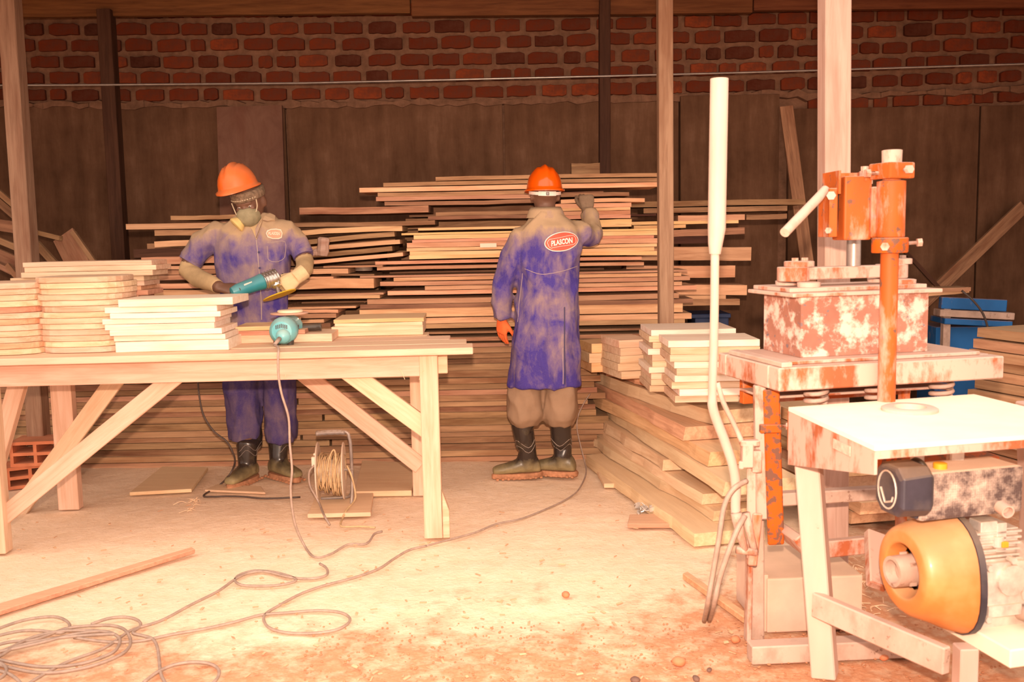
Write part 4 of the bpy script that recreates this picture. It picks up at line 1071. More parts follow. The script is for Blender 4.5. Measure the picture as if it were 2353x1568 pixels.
# side apron, tapering to the front
ft, bt_ = tc[1] - ZU * .013, tc[0] - ZU * .013
fb = Vector((ft.x, ft.y, P(2010, 1092, ft.y).z)); bb = Vector((bt_.x, bt_.y, P(1828, 1068, bt_.y).z))
obj('side_apron', MB().prism([bt_, ft, fb, bb], Vector((.008, 0.002, 0))), M['caked'], press)
sc0 = ft.lerp(bt_, .32) - ZU * .028; sd = (bt_ - ft).normalized()
obj('maker_plate', MB().box(sc0 + Vector((-.003, 0, 0)), (.10, .003, .026), frame(-sd, (0, 0, 1)).to_3x3()), M['sticker'], press)
ft2 = tc[2] - ZU * .013
obj('front_apron', MB().prism([ft, ft2, ft2 - ZU * .02, ft - ZU * .02], Vector((0, .006, 0))), M['caked'], press)
bt2 = tc[3] - ZU * .013
obj('rear_apron', MB().prism([bt_, bt2, bt2 - ZU * .09, bt_ - ZU * .12], Vector((0, .008, 0))), M['orange'], press)
def bar(name, p0, p1, w_, t_, mat, z=None, bev=.004):
    d = p1 - p0; Mx = frame(d, z or Vector((0, -1, 0)))
    c = (p0 + p1) / 2
    return obj(name, MB().box(c, (d.length, w_, t_), Mx.to_3x3()), M[mat], press, bevel=bev)
lt = P(1858, 1062, 2.84); lb = P(1897, 1568, 2.80); lb = lt + (lb - lt) * ((lt.z) / (lt.z - lb.z))
bar('leg', lt, lb, .072, .072, 'pale_steel', Vector((-.5, -1, 0)))
lt2 = Vector((1.62, 2.95, PZ - .02)); bar('leg', lt2, Vector((1.66, 2.92, 0)), .07, .07, 'pale_steel')
lt3 = Vector((1.60, 2.45, PZ - .02)); bar('leg', lt3, Vector((1.62, 2.42, 0)), .07, .07, 'pale_steel')
bar('skid_bar', P(1872, 1388, 2.79), P(2176, 1520, 2.40), .075, .03, 'steel_dust')
pf = P(2176, 1484, 2.40)
obj('engine_tray', MB().box((1.42, 2.60, .262), (.46, .46, .05), Rm), M['plate'], press, bevel=.004)
obj('tray_leg', MB().box((1.20, 2.46, .12), (.05, .05, .24)), M['pale_steel'], press, bevel=.003)
obj('tray_leg', MB().box((1.50, 2.52, .12), (.05, .05, .24)), M['pale_steel'], press, bevel=.003)
# left mechanism: angle posts, linkage and lever
bar('guide_angle', P(1772, 895, 2.98), P(1783, 1252, 2.98), .052, .012, 'orange_bare')
bar('guide_angle', P(1745, 885, 3.0), P(1750, 1192, 3.0), .036, .03, 'caked')
obj('strap', MB().box(P(1770, 985, 2.965), (.066, .02, .026)), M['orange_bare'], press, bevel=.002)
bolt(P(1798, 979, 2.97), (1, -.3, 0), .01, .012)
bar('cross_tube', P(1790, 1146, 3.25), P(2030, 1132, 3.3), .045, .045, 'steel_dust')
bar('stretcher', P(1800, 1222, 3.05), P(1850, 1258, 2.86), .075, .03, 'caked')
bar('stretcher', P(1890, 1262, 2.98), P(1990, 1252, 3.0), .055, .03, 'caked')
bar('bracket', P(2010, 1226, 2.9), P(2016, 1350, 2.75), .06, .03, 'caked')
bar('channel_post', Vector((P(1737, 1505, 3.08).x, 3.08, 0)), P(1737, 1190, 3.08), .05, .03, 'steel_dust')
bar('channel_post', Vector((P(1718, 1505, 3.06).x, 3.06, 0)), P(1722, 1262, 3.06), .016, .05, 'caked')
bar('ground_rail', G(1722, 1500, .03), G(2120, 1482, .03), .06, .06, 'steel_dust', ZU)
bar('link_plate', P(1727, 1050, 2.97), P(1727, 1285, 2.97), .03, .012, 'caked')
bar('link_plate', P(1741, 1180, 2.96), P(1728, 1300, 2.96), .03, .014, 'orange')
obj('clamp', MB().box(P(1716, 1046, 2.95), (.034, .04, .075)).box(P(1722, 1018, 2.95), (.06, .03, .018)).box(P(1738, 1060, 2.96), (.03, .03, .07)).tube([P(1704, 1060, 2.94), P(1704, 1078, 2.94)], .01, 8), M['caked'], press, bevel=.003)
obj('fork', MB().tube([P(1692, 1180, 2.94), P(1700, 1225, 2.94), P(1712, 1265, 2.94)], [.018, .014, .012], 8).tube([P(1712, 1180, 2.95), P(1724, 1230, 2.95), P(1735, 1272, 2.95)], [.016, .013, .012], 8).tube([P(1692, 1264, 2.94), P(1738, 1270, 2.94)], .012, 8), M['caked'], press, smooth=True)
LY = 2.96
lev = MB().tube([P(1653, 181, LY), P(1650, 350, LY), P(1647, 525, LY), P(1644, 560, LY), P(1643, 584, LY)], [.0275, .0275, .0275, .0225, .0175], 18)
obj('lever_tube', lev, M['pale_steel'], press, smooth='auto')
lev = MB().tube(smooth_path([P(1643, 575, LY), P(1641, 750, LY), P(1637, 900, LY), P(1640, 945, LY), P(1664, 1010, LY), P(1684, 1070, LY), P(1691, 1120, LY), P(1690, 1165, LY), P(1693, 1200, LY)], 5), [.0135] * 12 + [.0155] * 29, 12)
obj('lever_rod', lev, M['pale_steel'], press, smooth=True)
obj('return_rod', MB().tube(smooth_path([P(1648, 880, LY), P(1662, 925, LY), P(1684, 970, LY), P(1706, 1018, LY - .01)], 5), .0085, 8), M['steel_dust'], press, smooth=True)
cord('strap_cable', [P(1716, 1105, 2.93), P(1685, 1125, 2.90), P(1664, 1165, 2.9), P(1652, 1240, 2.9), P(1638, 1320, 2.92), P(1626, 1390, 2.95), G(1618, 1428, .01)], .0085, M['cable'], 'grey cable arching from the press linkage down to the ground, left strand', group=None)
cord('strap_cable', [P(1712, 1185, 2.92), P(1692, 1222, 2.9), P(1668, 1285, 2.9), P(1652, 1335, 2.92), P(1640, 1390, 2.95), G(1630, 1426, .01)], .0095, M['cable'], 'thick grey cable dropping straight from the press linkage, right strand')
# pale block under the press
b0 = G(1762, 1456, 0); wd = .33
tag(obj('pale_block', MB().box((b0.x + wd / 2 - .01, b0.y + .18, .095), (wd, .34, .19), Matrix.Rotation(.06, 3, 'Z')), M['block_dust'], bevel=.006), 'pale dusty block on the ground under the press', 'block')
tag(obj('pale_board', MB().box((b0.x - .012, b0.y + .16, .10), (.02, .3, .20), Matrix.Rotation(.06, 3, 'Z')), M['block_dust'], bevel=.002), 'thin board standing on edge against the pale block', 'board')

# ---------------------------------------------------------------- the engine
ez = .288
eng = thing('petrol_engine', 'dusty orange and black petrol engine bolted below the press table', 'engine', (1.3, 2.62, ez))
ea = Vector((.978, .20, 0)).normalized(); eb = Vector((-ea.y, ea.x, 0)); Re = Matrix((ea, eb, ZU)).transposed()
fc = P(2072, 1312, 2.52)
def EP(a, b, z): return fc + ea * a + eb * b + ZU * z
def poly_rings(rs, name, mat, smooth='auto', bev=0):
    return obj(name, MB().rings(rs), M[mat], eng, smooth=smooth, bevel=bev)
def shroud(a, r, low):
    out = []
    for k in range(40):
        t = 2 * math.pi * k / 40
        q = r * (1 + low * (.26 * max(0, math.cos(t + 0.95)) ** 5 + .10 * max(0, math.cos(t - 1.2)) ** 3))
        out.append(EP(a, -math.cos(t) * q, math.sin(t) * q))
    return out
rs = [shroud(.05, .066, 0), shroud(.004, .074, 0), shroud(.0, .077, 0), shroud(-.001, .082, 0), shroud(.0, .106, .05), shroud(.003, .112, .1), shroud(.014, .121, .15), shroud(.05, .130, .35), shroud(.09, .137, .8), shroud(.13, .143, 1)]
obj('fan_cover', MB().rings(rs, caps=False), M['engine_orange'], eng, smooth=True)
rs = [shroud(.131, .146, 1), shroud(.15, .146, 1)]
obj('back_gasket', MB().rings(rs), M['black_plastic'], eng, smooth='auto')
obj('fan', MB().lathe(EP(.06, 0, 0), ea, [(0, .06), (.01, .066), (.02, .066)], 24), M['black_plastic'], eng, smooth='auto')
mb = MB().lathe(EP(-.03, 0, 0), ea, [(.03, .030), (.0, .032), (.0, .042), (.03, .043), (.09, .043)], 20, caps=False).lathe(EP(.0, 0, 0), ea, [(0, .0), (.001, .031)], 20)
for t in range(5):
    an = t * 1.257; mb.box(EP(.012, .0425 * math.cos(an), .0425 * math.sin(an)), (.02, .004, .014), Re)
obj('starter_hub', mb, M['steel_dust'], eng, smooth='auto')
mb = MB(); random.seed(77)
mb.box(EP(.245, .0, -.05), (.19, .19, .19), Re).box(EP(.235, .0, .07), (.12, .15, .10), Re)
for i in range(6): mb.box(EP(.22 + .0, 0.0, .035 + i * .016), (.15, .18, .006), Re)
mb.box(EP(.25, -.10, -.02), (.15, .02, .12), Re).box(EP(.31, -.1, .05), (.04, .04, .07), Re).box(EP(.23, -.108, -.09), (.1, .02, .03), Re)
mb.lathe(EP(.25, -.1, -.01), -eb, [(0, .045), (.018, .042), (.02, .02)], 16)
mb.lathe(EP(.31, -.09, -.05), -eb, [(0, .03), (.025, .028)], 12)
for (a, z) in ((.18, .03), (.32, .03), (.18, -.11), (.32, -.11), (.25, .045)): mb.lathe(EP(a, -.1, z), -eb, [(0, .01), (.022, .01)], 6)
obj('crankcase', mb, M['alu'], eng, bevel=0)
mb = MB().box(EP(.21, -.06, fc.z * 0 - (fc.z - ez) + .012), (.16, .05, .024), Re).box(EP(.21, .08, -(fc.z - ez) + .012), (.16, .05, .024), Re).box(EP(.23, 0, -(fc.z - ez) + .03), (.17, .17, .02), Re)
obj('mounting_foot', mb, M['alu'], eng, bevel=.003)
obj('oil_cap', MB().lathe(EP(.30, -.10, -.11), Vector((.55, -1, .1)), [(-.02, .02), (.02, .022), (.022, .03), (.04, .03), (.042, .02)], 16), M['steel_dust'], eng, smooth='auto')
obj('output_shaft', MB().lathe(EP(.33, -.02, .03), ea, [(0, .014), (.1, .014), (.104, .01)], 14), M['rod'], eng, smooth='auto')
obj('carburettor', MB().box(EP(.20, -.06, .115), (.05, .05, .06), Re).box(EP(.235, -.075, .10), (.03, .03, .08), Re).lathe(EP(.225, -.085, .075), ZU, [(0, .016), (.03, .016)], 10), M['alu'], eng, bevel=.002)
obj('fuel_cock', MB().box(EP(.235, -.1, .085), (.02, .012, .016), Re), M['yellow_cap'], eng, bevel=.002)
# air filter
af = P(2040, 1125, 2.44); 
def oct_ring(o, a, w_, h_, ch):
    pts = [(-w_, -h_ + ch), (-w_ + ch, -h_), (w_ - ch, -h_), (w_, -h_ + ch), (w_, h_ - ch), (w_ - ch, h_), (-w_ + ch, h_), (-w_, h_ - ch)]
    return [o + ea * a + eb * x + ZU * z for x, z in pts]
obj('air_filter', MB().rings([oct_ring(af, 0, .052, .056, .024), oct_ring(af, .006, .062, .066, .026), oct_ring(af, .085, .062, .066, .02), oct_ring(af, .1, .05, .055, .02)]), M['black_plastic'], eng, bevel=.003)
mb = MB(); pp = [af - ea * .002 + eb * (.040 * math.cos(k * math.pi / 12)) + ZU * (.050 * math.sin(k * math.pi / 12)) for k in range(25)]
mb.tube(pp, .0025, 5, caps=False)
mb.tube([af - ea * .002 + eb * .028 + ZU * .0, af - ea * .002 + eb * .008 - ZU * .036, af - ea * .002 - eb * .022 - ZU * .026, af - ea * .002 - eb * .026 - ZU * .014], .003, 5)
obj('filter_rim', mb, M['alu'], eng)
obj('filter_mark', MB().box(P(2078, 1172, 2.40), (.012, .006, .02), Re), M['orange_bare'], eng)
obj('choke_hose', MB().tube(smooth_path([P(2085, 1070, 2.55), P(2105, 1058, 2.52), P(2122, 1070, 2.50), P(2130, 1088, 2.5)], 5), .008, 8), M['black'], eng, smooth=True)
# muffler: tall box with bevelled edges, guard mesh pits and an outlet
mc = P(2118, 1148, 2.43); Rmf = Matrix.Rotation(math.radians(14), 3, 'Z'); mfx = Rmf @ Vector((1, 0, 0)); mfy = Rmf @ Vector((0, 1, 0))
muf_mat, nt, b = newmat('dusty_punched_guard')
v = coords(nt, (1, 1, 1)); vo = N(nt, 'ShaderNodeTexVoronoi'); vo.inputs['Scale'].default_value = 150; vo.inputs['Randomness'].default_value = 0.1
nt.links.new(v, vo.inputs['Vector'])
cc = mixc(nt, ramp(nt, nz(nt, v, 12, 6, .7), [(.36, (0, 0, 0)), (.56, (1, 1, 1))]), (.58, .45, .37), (.10, .065, .06))
cc = mixc(nt, mth(nt, 'MULTIPLY', up_mask(nt), .9), cc, (.84, .66, .52))
nt.links.new(cc, b.inputs['Base Color']); b.inputs['Roughness'].default_value = .7
bump(nt, b, vo.outputs['Distance'], .6, .003)
obj('muffler', MB().box(mc + mfx * .16 + mfy * .07, (.32, .13, .128), Rmf), muf_mat, eng, bevel=.012)
obj('muffler_end', MB().box(mc - mfx * .004 + mfy * .068, (.012, .115, .112), Rmf), M['black_plastic'], eng, bevel=.005)
oc = P(2312, 1172, 2.40)
obj('exhaust_outlet', MB().lathe(oc + Vector((0, .03, .0)), Vector((.1, -1, -.15)), [(0, .017), (.035, .017), (.035, .0135), (.0, .0135)], 16, caps=False).lathe(oc + Vector((0, .012, 0)), Vector((.1, -1, -.15)), [(0, .0), (.001, .0136)], 16), M['pale_steel'], eng, smooth='auto')
mb = MB().tube([mc - mfx * .011 + mfy * (.07 + .04 * math.cos(k * math.pi / 10)) + ZU * (.045 * math.sin(k * math.pi / 10)) for k in range(21)], .004, 5, caps=False)
obj('guard_ring', mb, M['steel_dust'], eng)
# fuel tank and its neck under the table plate
tk = P(2150, 1062, 2.72)
mb = MB().box(tk + Vector((.02, .05, -.015)), (.30, .2, .075), Re)
obj('fuel_tank', mb, M['orange_bare'], eng, bevel=.025, smooth='auto')
mb = MB().box(P(2195, 1052, 2.60), (.04, .03, .06)).box(P(2108, 1050, 2.6), (.03, .03, .05)).box(P(2170, 1085, 2.56), (.18, .05, .05), Rm)
obj('top_fittings', mb, M['alu'], eng, bevel=.004)
obj('fuel_cap', MB().lathe(P(2160, 1080, 2.50), ZU, [(0, .018), (.018, .018), (.02, .014)], 14), M['yellow_cap'], eng, smooth='auto')
# ---------------------------------------------------------------- the two workers
def remesh(mb, voxel, smooth=2, disp=None):
    """fuse closed shells into one continuous surface; returns verts, faces in world space"""
    me = bpy.data.meshes.new('tmp'); me.from_pydata([tuple(v) for v in mb.v], [], mb.f)
    bm = bmesh.new(); bm.from_mesh(me); bmesh.ops.recalc_face_normals(bm, faces=bm.faces); bm.to_mesh(me); bm.free()
    o = bpy.data.objects.new('tmp', me); COL.objects.link(o)
    md = o.modifiers.new('r', 'REMESH'); md.mode = 'VOXEL'; md.voxel_size = voxel
    if smooth:
        sm = o.modifiers.new('s', 'SMOOTH'); sm.iterations = smooth; sm.factor = 0.5
    dg = bpy.context.evaluated_depsgraph_get()
    m2 = bpy.data.meshes.new_from_object(o.evaluated_get(dg))
    bpy.data.objects.remove(o); bpy.data.meshes.remove(me)
    if disp:
        ns = [v.normal.copy() for v in m2.vertices]
        for v, n_ in zip(m2.vertices, ns): v.co += n_ * disp(v.co)
    r = MB(); r.v = [v.co.copy() for v in m2.vertices]; r.f = [tuple(p.vertices) for p in m2.polygons]; r.m = [0] * len(r.f)
    bpy.data.meshes.remove(m2)
    return r
def fused(name, mb, voxel, mat, parent, smooth=2, disp=None):
    r = remesh(mb, voxel, smooth, disp)
    me = raw_mesh(name, [v - WLOC[parent.name].translation for v in r.v], r.f, None, mat, True, 0, recalc=False)
    o = bpy.data.objects.new(name, me)
    place(o, Matrix.Translation(WLOC[parent.name].translation), parent)
    return o, BVHTree.FromPolygons(r.v, r.f)
def oval(c, rx, ry, right, fwd, n=20, e=2.3):
    out = []
    for k in range(n):
        t = 2 * math.pi * k / n; a, b = math.cos(t), math.sin(t)
        out.append(c + right * (rx * abs(a) ** (2 / e) * (1 if a >= 0 else -1)) + fwd * (ry * abs(b) ** (2 / e) * (1 if b >= 0 else -1)))
    return out
def hit(tree, px, py, off=0.003):
    d = ray(px, py).normalized()
    h = tree.ray_cast(CAM, d)
    if h[0] is None: return None
    n = h[1] if h[1].dot(d) < 0 else -h[1]
    return h[0] + n * off
def draped_tube(tree, pts, r, off=0.001, k=5):
    """thin cord laid on a surface, following pixels seen from the front"""
    fine = smooth_path([Vector((x, y, 0)) for x, y in pts], k)
    q = [hit(tree, p.x, p.y, off) for p in fine]; q = [p for p in q if p is not None]
    return MB().tube(q, r, 5)
def draped_poly(tree, outline, off=0.003, rings=9, thick=0.0015):
    cx_ = sum(p[0] for p in outline) / len(outline); cy_ = sum(p[1] for p in outline) / len(outline)
    n = len(outline); vs_ = []; fs = []
    for i in range(rings + 1):
        t = max(0.02, i / rings)
        for x, y in outline: vs_.append(hit(tree, cx_ + (x - cx_) * t, cy_ + (y - cy_) * t, off))
    if any(v is None for v in vs_): vs_ = [v if v is not None else vs_[0] for v in vs_]
    for i in range(rings):
        for k in range(n): fs.append((i * n + k, i * n + (k + 1) % n, (i + 1) * n + (k + 1) % n, (i + 1) * n + k))
    fs.append(tuple(range(n)))
    return MB().add(vs_, fs)
def draped_text(tree, body, cx_, cy_, wpx, ang, shear, off, mat, name, parent, hscale=1.0):
    cu = bpy.data.curves.new('t', 'FONT'); cu.body = body; cu.align_x = 'CENTER'; cu.align_y = 'CENTER'; cu.size = 1; cu.shear = shear; cu.offset = 0.034; cu.resolution_u = 3
    o = bpy.data.objects.new('t', cu); COL.objects.link(o)
    dg = bpy.context.evaluated_depsgraph_get(); me = bpy.data.meshes.new_from_object(o.evaluated_get(dg))
    bm = bmesh.new(); bm.from_mesh(me); bmesh.ops.triangulate(bm, faces=bm.faces); bmesh.ops.subdivide_edges(bm, edges=bm.edges, cuts=2, use_grid_fill=True); bm.to_mesh(me); bm.free()
    xs_ = [v.co.x for v in me.vertices]; ys_ = [v.co.y for v in me.vertices]
    x0, x1 = min(xs_), max(xs_); y0, y1 = min(ys_), max(ys_); k = wpx / (x1 - x0); ca, sa = math.cos(ang), math.sin(ang)
    mb = MB(); vs_ = []
    for v in me.vertices:
        u = (v.co.x - (x0 + x1) / 2) * k; t = -(v.co.y - (y0 + y1) / 2) * k * hscale
        vs_.append(hit(tree, cx_ + u * ca - t * sa, cy_ + u * sa + t * ca, off))
    mb.add(vs_, [tuple(p.vertices) for p in me.polygons])
    bpy.data.objects.remove(o); bpy.data.meshes.remove(me)
    return obj(name, mb, mat, parent)

def hand(mb, wr, d, nrm, thumb, s=1.0, curl=(0.5, 0.6, 0.4), fat=1.0, spread=0.06):
    """wr wrist, d towards the fingers, nrm back-of-hand normal, thumb: side vector towards the thumb"""
    wr = Vector(wr); d = Vector(d).normalized(); nrm = Vector(nrm); nrm = (nrm - d * nrm.dot(d)).normalized()
    side = Vector(thumb); side = (side - d * side.dot(d) - nrm * side.dot(nrm)).normalized()
    rs = []
    for t, w_, h_ in ((-.02, .026, .021), (.0, .028, .020), (.03, .037, .019), (.06, .042, .017), (.085, .042, .0145), (.094, .036, .011)):
        rs.append(oval(wr + d * t * s, w_ * s * fat, h_ * s * fat, side, nrm, 12, 2.4))
    mb.rings(rs)
    for i, (off, L) in enumerate(((.031, .070), (.0105, .079), (-.0105, .073), (-.031, .057))):
        a = wr + d * .084 * s + side * off * s; dirv = (d + side * off * spread * 20).normalized(); p = [a - d * .02 * s, a]; r = [.0095, .0095]
        cur = dirv; ang = 0
        ax_ = side
        for j, f in enumerate((.45, .30, .25)):
            ang = curl[j] * (1 + .08 * i)
            cur = (Matrix.Rotation(ang, 3, nrm.cross(d) if False else ax_) @ cur) if (Matrix.Rotation(ang, 3, ax_) @ d).dot(nrm) < 0 or True else cur
            # rotate towards the palm (-nrm)
            p.append(p[-1] + cur * L * f * s); r.append((.0092, .0085, .0070)[j])
        # make sure the bend goes to the palm side
        mid = p[-1] - a
        if mid.dot(nrm) > 0:
            p2 = []
            for q in p: p2.append(q - nrm * 2 * (q - a).dot(nrm))
            p = p2
        mb.tube(p, [x * s * fat for x in r], 8)
        mb.ell(p[-1], (.007 * s * fat,) * 3, nu=8, nv=6)
    a = wr + d * .022 * s + side * .026 * s - nrm * .004 * s
    b = a + (d * .75 + side * .48 - nrm * .35).normalized() * .042 * s
    c = b + (d * .85 + side * .25 - nrm * .45).normalized() * .032 * s
    e = c + (d * .85 - side * .1 - nrm * .5).normalized() * .024 * s
    mb.tube([a - side * .01 * s, a, b, c, e], [x * s * fat for x in (.013, .0145, .0115, .0100, .0080)], 8)
    mb.ell(e, (.0078 * s * fat,) * 3, nu=8, nv=6)
    return mb

def head(mb, c, fwd, up, s=1.0):
    """c centre of the skull; a head about 0.225 high with brow, nose, jaw, ears"""
    fwd = Vector(fwd).normalized(); up = Vector(up); up = (up - fwd * up.dot(fwd)).normalized(); rt = fwd.cross(up)
    R3 = Matrix((rt, fwd, up)).transposed()
    def at(x, y, z): return c + R3 @ (Vector((x, y, z)) * s)
    mb.ell(at(0, -.012, .028), (.074 * s, .094 * s, .088 * s), R3, 18, 12)
    mb.rings([oval(at(0, .004 + dy, z), rx * s, ry * s, rt, fwd, 16) for z, rx, ry, dy in ((.02, .068, .082, 0), (-.02, .066, .084, .002), (-.055, .058, .076, .006), (-.085, .046, .058, .018), (-.108, .03, .036, .034))])
    mb.ell(at(0, .082, .012), (.05 * s, .014 * s, .010 * s), R3)                 # brow
    mb.tube([at(0, .080, .008), at(0, .096, -.018), at(0, .104, -.034), at(0, .086, -.040)], [.007 * s, .010 * s, .014 * s, .010 * s], 8)
    for sx in (-1, 1):
        mb.ell(at(sx * .013, .088, -.035), (.009 * s, .009 * s, .007 * s), R3, 8, 6)
        mb.ell(at(sx * .036, .074, -.018), (.020 * s, .016 * s, .013 * s), R3, 10, 7)    # cheek bone
        mb.ell(at(sx * .030, .072, .004), (.014 * s, .010 * s, .008 * s), R3, 10, 7)
        mb.ell(at(sx * .074, -.008, -.012), (.010 * s, .020 * s, .032 * s), R3 @ Matrix.Rotation(sx * .3, 3, 'Z'), 10, 8)
    mb.ell(at(0, .088, -.062), (.026 * s, .010 * s, .007 * s), R3, 10, 7); mb.ell(at(0, .086, -.074), (.022 * s, .010 * s, .008 * s), R3, 10, 7)
    mb.ell(at(0, .072, -.100), (.022 * s, .016 * s, .014 * s), R3, 10, 7)
    return R3, at

def hard_hat(name, c, fwd, up, parent, mat, rx=.110, ry=.132, h=.135, brim=.020, ridge=.014, peak=.045):
    """c centre of the rim; crown, centre ridge with two grooves, rim and peak as one shell"""
    fwd = Vector(fwd).normalized(); up = Vector(up); up = (up - fwd * up.dot(fwd)).normalized(); rt = fwd.cross(up)
    n = 48; rs = []
    prof = [(-.008, 1.0 + brim / rx), (0.0, 1.0 + brim / rx), (.006, 1.02)] + [(h * math.sin(a), math.cos(a) ** .8) for a in [math.radians(x) for x in (8, 18, 30, 42, 54, 64, 73, 80, 85, 88.5)]]
    for i, (z, k) in enumerate(prof):
        ring = []
        for j in range(n):
            t = 2 * math.pi * j / n; x, y = math.cos(t), math.sin(t)
            kk = k
            e = 0
            if i < 2: e = peak * max(0, y) ** 3 + (.006 if abs(y) < .8 else 0)
            p = c + rt * (x * (rx * kk)) + fwd * (y * (ry * kk + e)) + up * (z - (.010 * max(0, y) ** 2 if i < 2 else 0))
            if i > 2:
                lx = x * rx * kk
                g = math.exp(-(lx / .015) ** 2) + .55 * (math.exp(-((lx - .042) / .010) ** 2) + math.exp(-((lx + .042) / .010) ** 2))
                p += up * ridge * g * min(1, z / h * 1.4) ** 1.5
            ring.append(p)
        rs.append(ring)
    mb = MB().rings(rs, caps=False)
    top = len(mb.v); mb.v.append(c + up * (h + ridge)); o_ = (len(rs) - 1) * n
    for j in range(n): mb.f.append((o_ + j, o_ + (j + 1) % n, top)); mb.m.append(0)
    # inner shell so the hat has thickness
    inn = [[p.copy() for p in rs[0]]] + [[c + (p - c) * .965 - up * .004 for p in r] for r in rs[2:]]
    mb.rings(inn, caps=False)
    return obj(name, mb, mat, parent, smooth=True)

def cloth_mat(name, base, dustc, zspan, amount, scale=6, seed=0.0, fold=0.25):
    """blue drill with sawdust rubbed in: patchy noise, more of it on the shoulders (height zspan)"""
    mt, nt, b = newmat(name)
    v = coords(nt, (1, 1, 1), loc=(seed, seed * .7, 0)); sp = N(nt, 'ShaderNodeSeparateXYZ')
    tc = N(nt, 'ShaderNodeTexCoord'); nt.links.new(tc.outputs['Object'], sp.inputs[0])
    n1 = nz(nt, v, scale, 6, .62, .6); n2 = nz(nt, coords(nt, (1.6, 1.6, .55), loc=(seed, 2, 1)), scale * 1.6, 5, .6, .4); n3 = nz(nt, v, 190, 2)
    rmp = N(nt, 'ShaderNodeValToRGB'); e = rmp.color_ramp.elements
    while len(e) < len(zspan): e.new(.5)
    for q, (z, val) in zip(e, zspan): q.position = min(1, z / 2.0); q.color = (val, val, val, 1)
    nt.links.new(mth(nt, 'DIVIDE', sp.outputs[2], 2.0), rmp.inputs[0])
    f = mth(nt, 'ADD', mth(nt, 'MULTIPLY', mth(nt, 'SUBTRACT', mth(nt, 'ADD', mth(nt, 'MULTIPLY', n1, .5), mth(nt, 'MULTIPLY', n2, .5)), .5), amount), rmp.outputs[0])
    f = mth(nt, 'ADD', f, mth(nt, 'MULTIPLY', up_mask(nt, .25, .9), .45), True)
    col = mixc(nt, mth(nt, 'MULTIPLY', f, .93), base, dustc)
    col = mixc(nt, .12, col, mixc(nt, n3, (0, 0, 0), dustc))
    nt.links.new(col, b.inputs['Base Color']); b.inputs['Roughness'].default_value = .92; b.inputs['Specular IOR Level'].default_value = .15
    bump(nt, b, mth(nt, 'ADD', n1, mth(nt, 'MULTIPLY', n3, .15)), fold, .012)
    return mt
BLUE = (0.040, 0.028, 0.27); CD = (0.50, 0.35, 0.20)
M['coat'] = cloth_mat('dusty_blue_coat', BLUE, CD, [(.4, .03), (.62, .12), (.86, .22), (1.02, .36), (1.12, .16), (1.26, .12), (1.34, .42), (1.42, .95)], 2.6, 7, 1.3)
M['overall'] = cloth_mat('dusty_blue_shirt', BLUE, CD, [(.7, .1), (.93, .5), (1.0, .12), (1.1, .34), (1.18, .5), (1.27, .22), (1.36, .5), (1.45, .95)], 2.4, 7, 4.1)
M['trousers'] = cloth_mat('blue_work_trousers', (0.032, 0.024, 0.15), CD, [(.2, .14), (.5, .08), (.9, .02)], 1.0, 7, 2.2)
M['khaki'] = plain('khaki_trousers', (0.29, 0.19, 0.125), .9, 0, .12, 8, spec=.1, bstr=.4)
M['skin'] = plain('dark_brown_skin', (0.16, 0.075, 0.045), .55, 0, .15, 14)
M['dusty_skin'] = plain('sawdust_covered_forearm', (0.50, 0.35, 0.19), .85, 0, .2, 9, spec=.1)
M['glove_pale'] = plain('pale_dusty_glove', (0.68, 0.50, 0.29), .9, 0, .12, 20, spec=.1, bstr=.3)
M['glove_dark'] = plain('dark_grip_glove', (0.22, 0.15, 0.10), .85, 0, .2, 20, spec=.1, bstr=.3)
M['glove_orange'] = plain('orange_glove', (0.85, 0.17, 0.05), .8, 0, .12, 20, spec=.2)
M['hat_clean'] = plain('glossy_orange_helmet', (0.80, 0.10, 0.002), .18, 0, .04, 6, spec=.5, coat=.6)
M['hat_dusty'] = plain('dusty_orange_helmet', (0.78, 0.14, 0.015), .38, 0, .12, 9, dust=.22, coat=.1)
M['mask'] = plain('dusty_respirator', (0.30, 0.26, 0.16), .8, 0, .2, 22, spec=.1, bstr=.3)
M['filter'] = plain('yellowish_filter_pad', (0.72, 0.52, 0.20), .85, 0, .1, 30)
M['cap'] = plain('grey_knit_cap', (0.22, 0.15, 0.10), .95, 0, .45, 60, spec=.1, bstr=.6)
M['strap'] = plain('pale_elastic', (0.62, 0.50, 0.34), .8, 0, .1, 20)
M['band_white'] = plain('white_nape_band', (0.80, 0.66, 0.58), .5, 0, .06, 12)
M['badge_red'] = plain('red_badge', (0.80, 0.10, 0.06), .6, 0, .05, 10)
M['badge_pink'] = plain('dusty_pink_badge', (0.80, 0.33, 0.22), .8, 0, .12, 40)
M['badge_white'] = plain('white_badge_print', (0.88, 0.78, 0.70), .6, 0, .04, 10)
M['badge_cream'] = plain('faded_badge_print', (0.86, 0.66, 0.52), .7, 0, .06, 10)
M['seam'] = plain('pale_stitching', (0.42, 0.32, 0.30), .8, 0, .1, 30)
M['seam_dark'] = plain('dark_stitching', (0.05, 0.04, 0.10), .8, 0, .1, 30)
M['boot'] = plain('black_rubber_boot', (0.035, 0.025, 0.02), .28, 0, .25, 6, dust=.10, spec=.6)
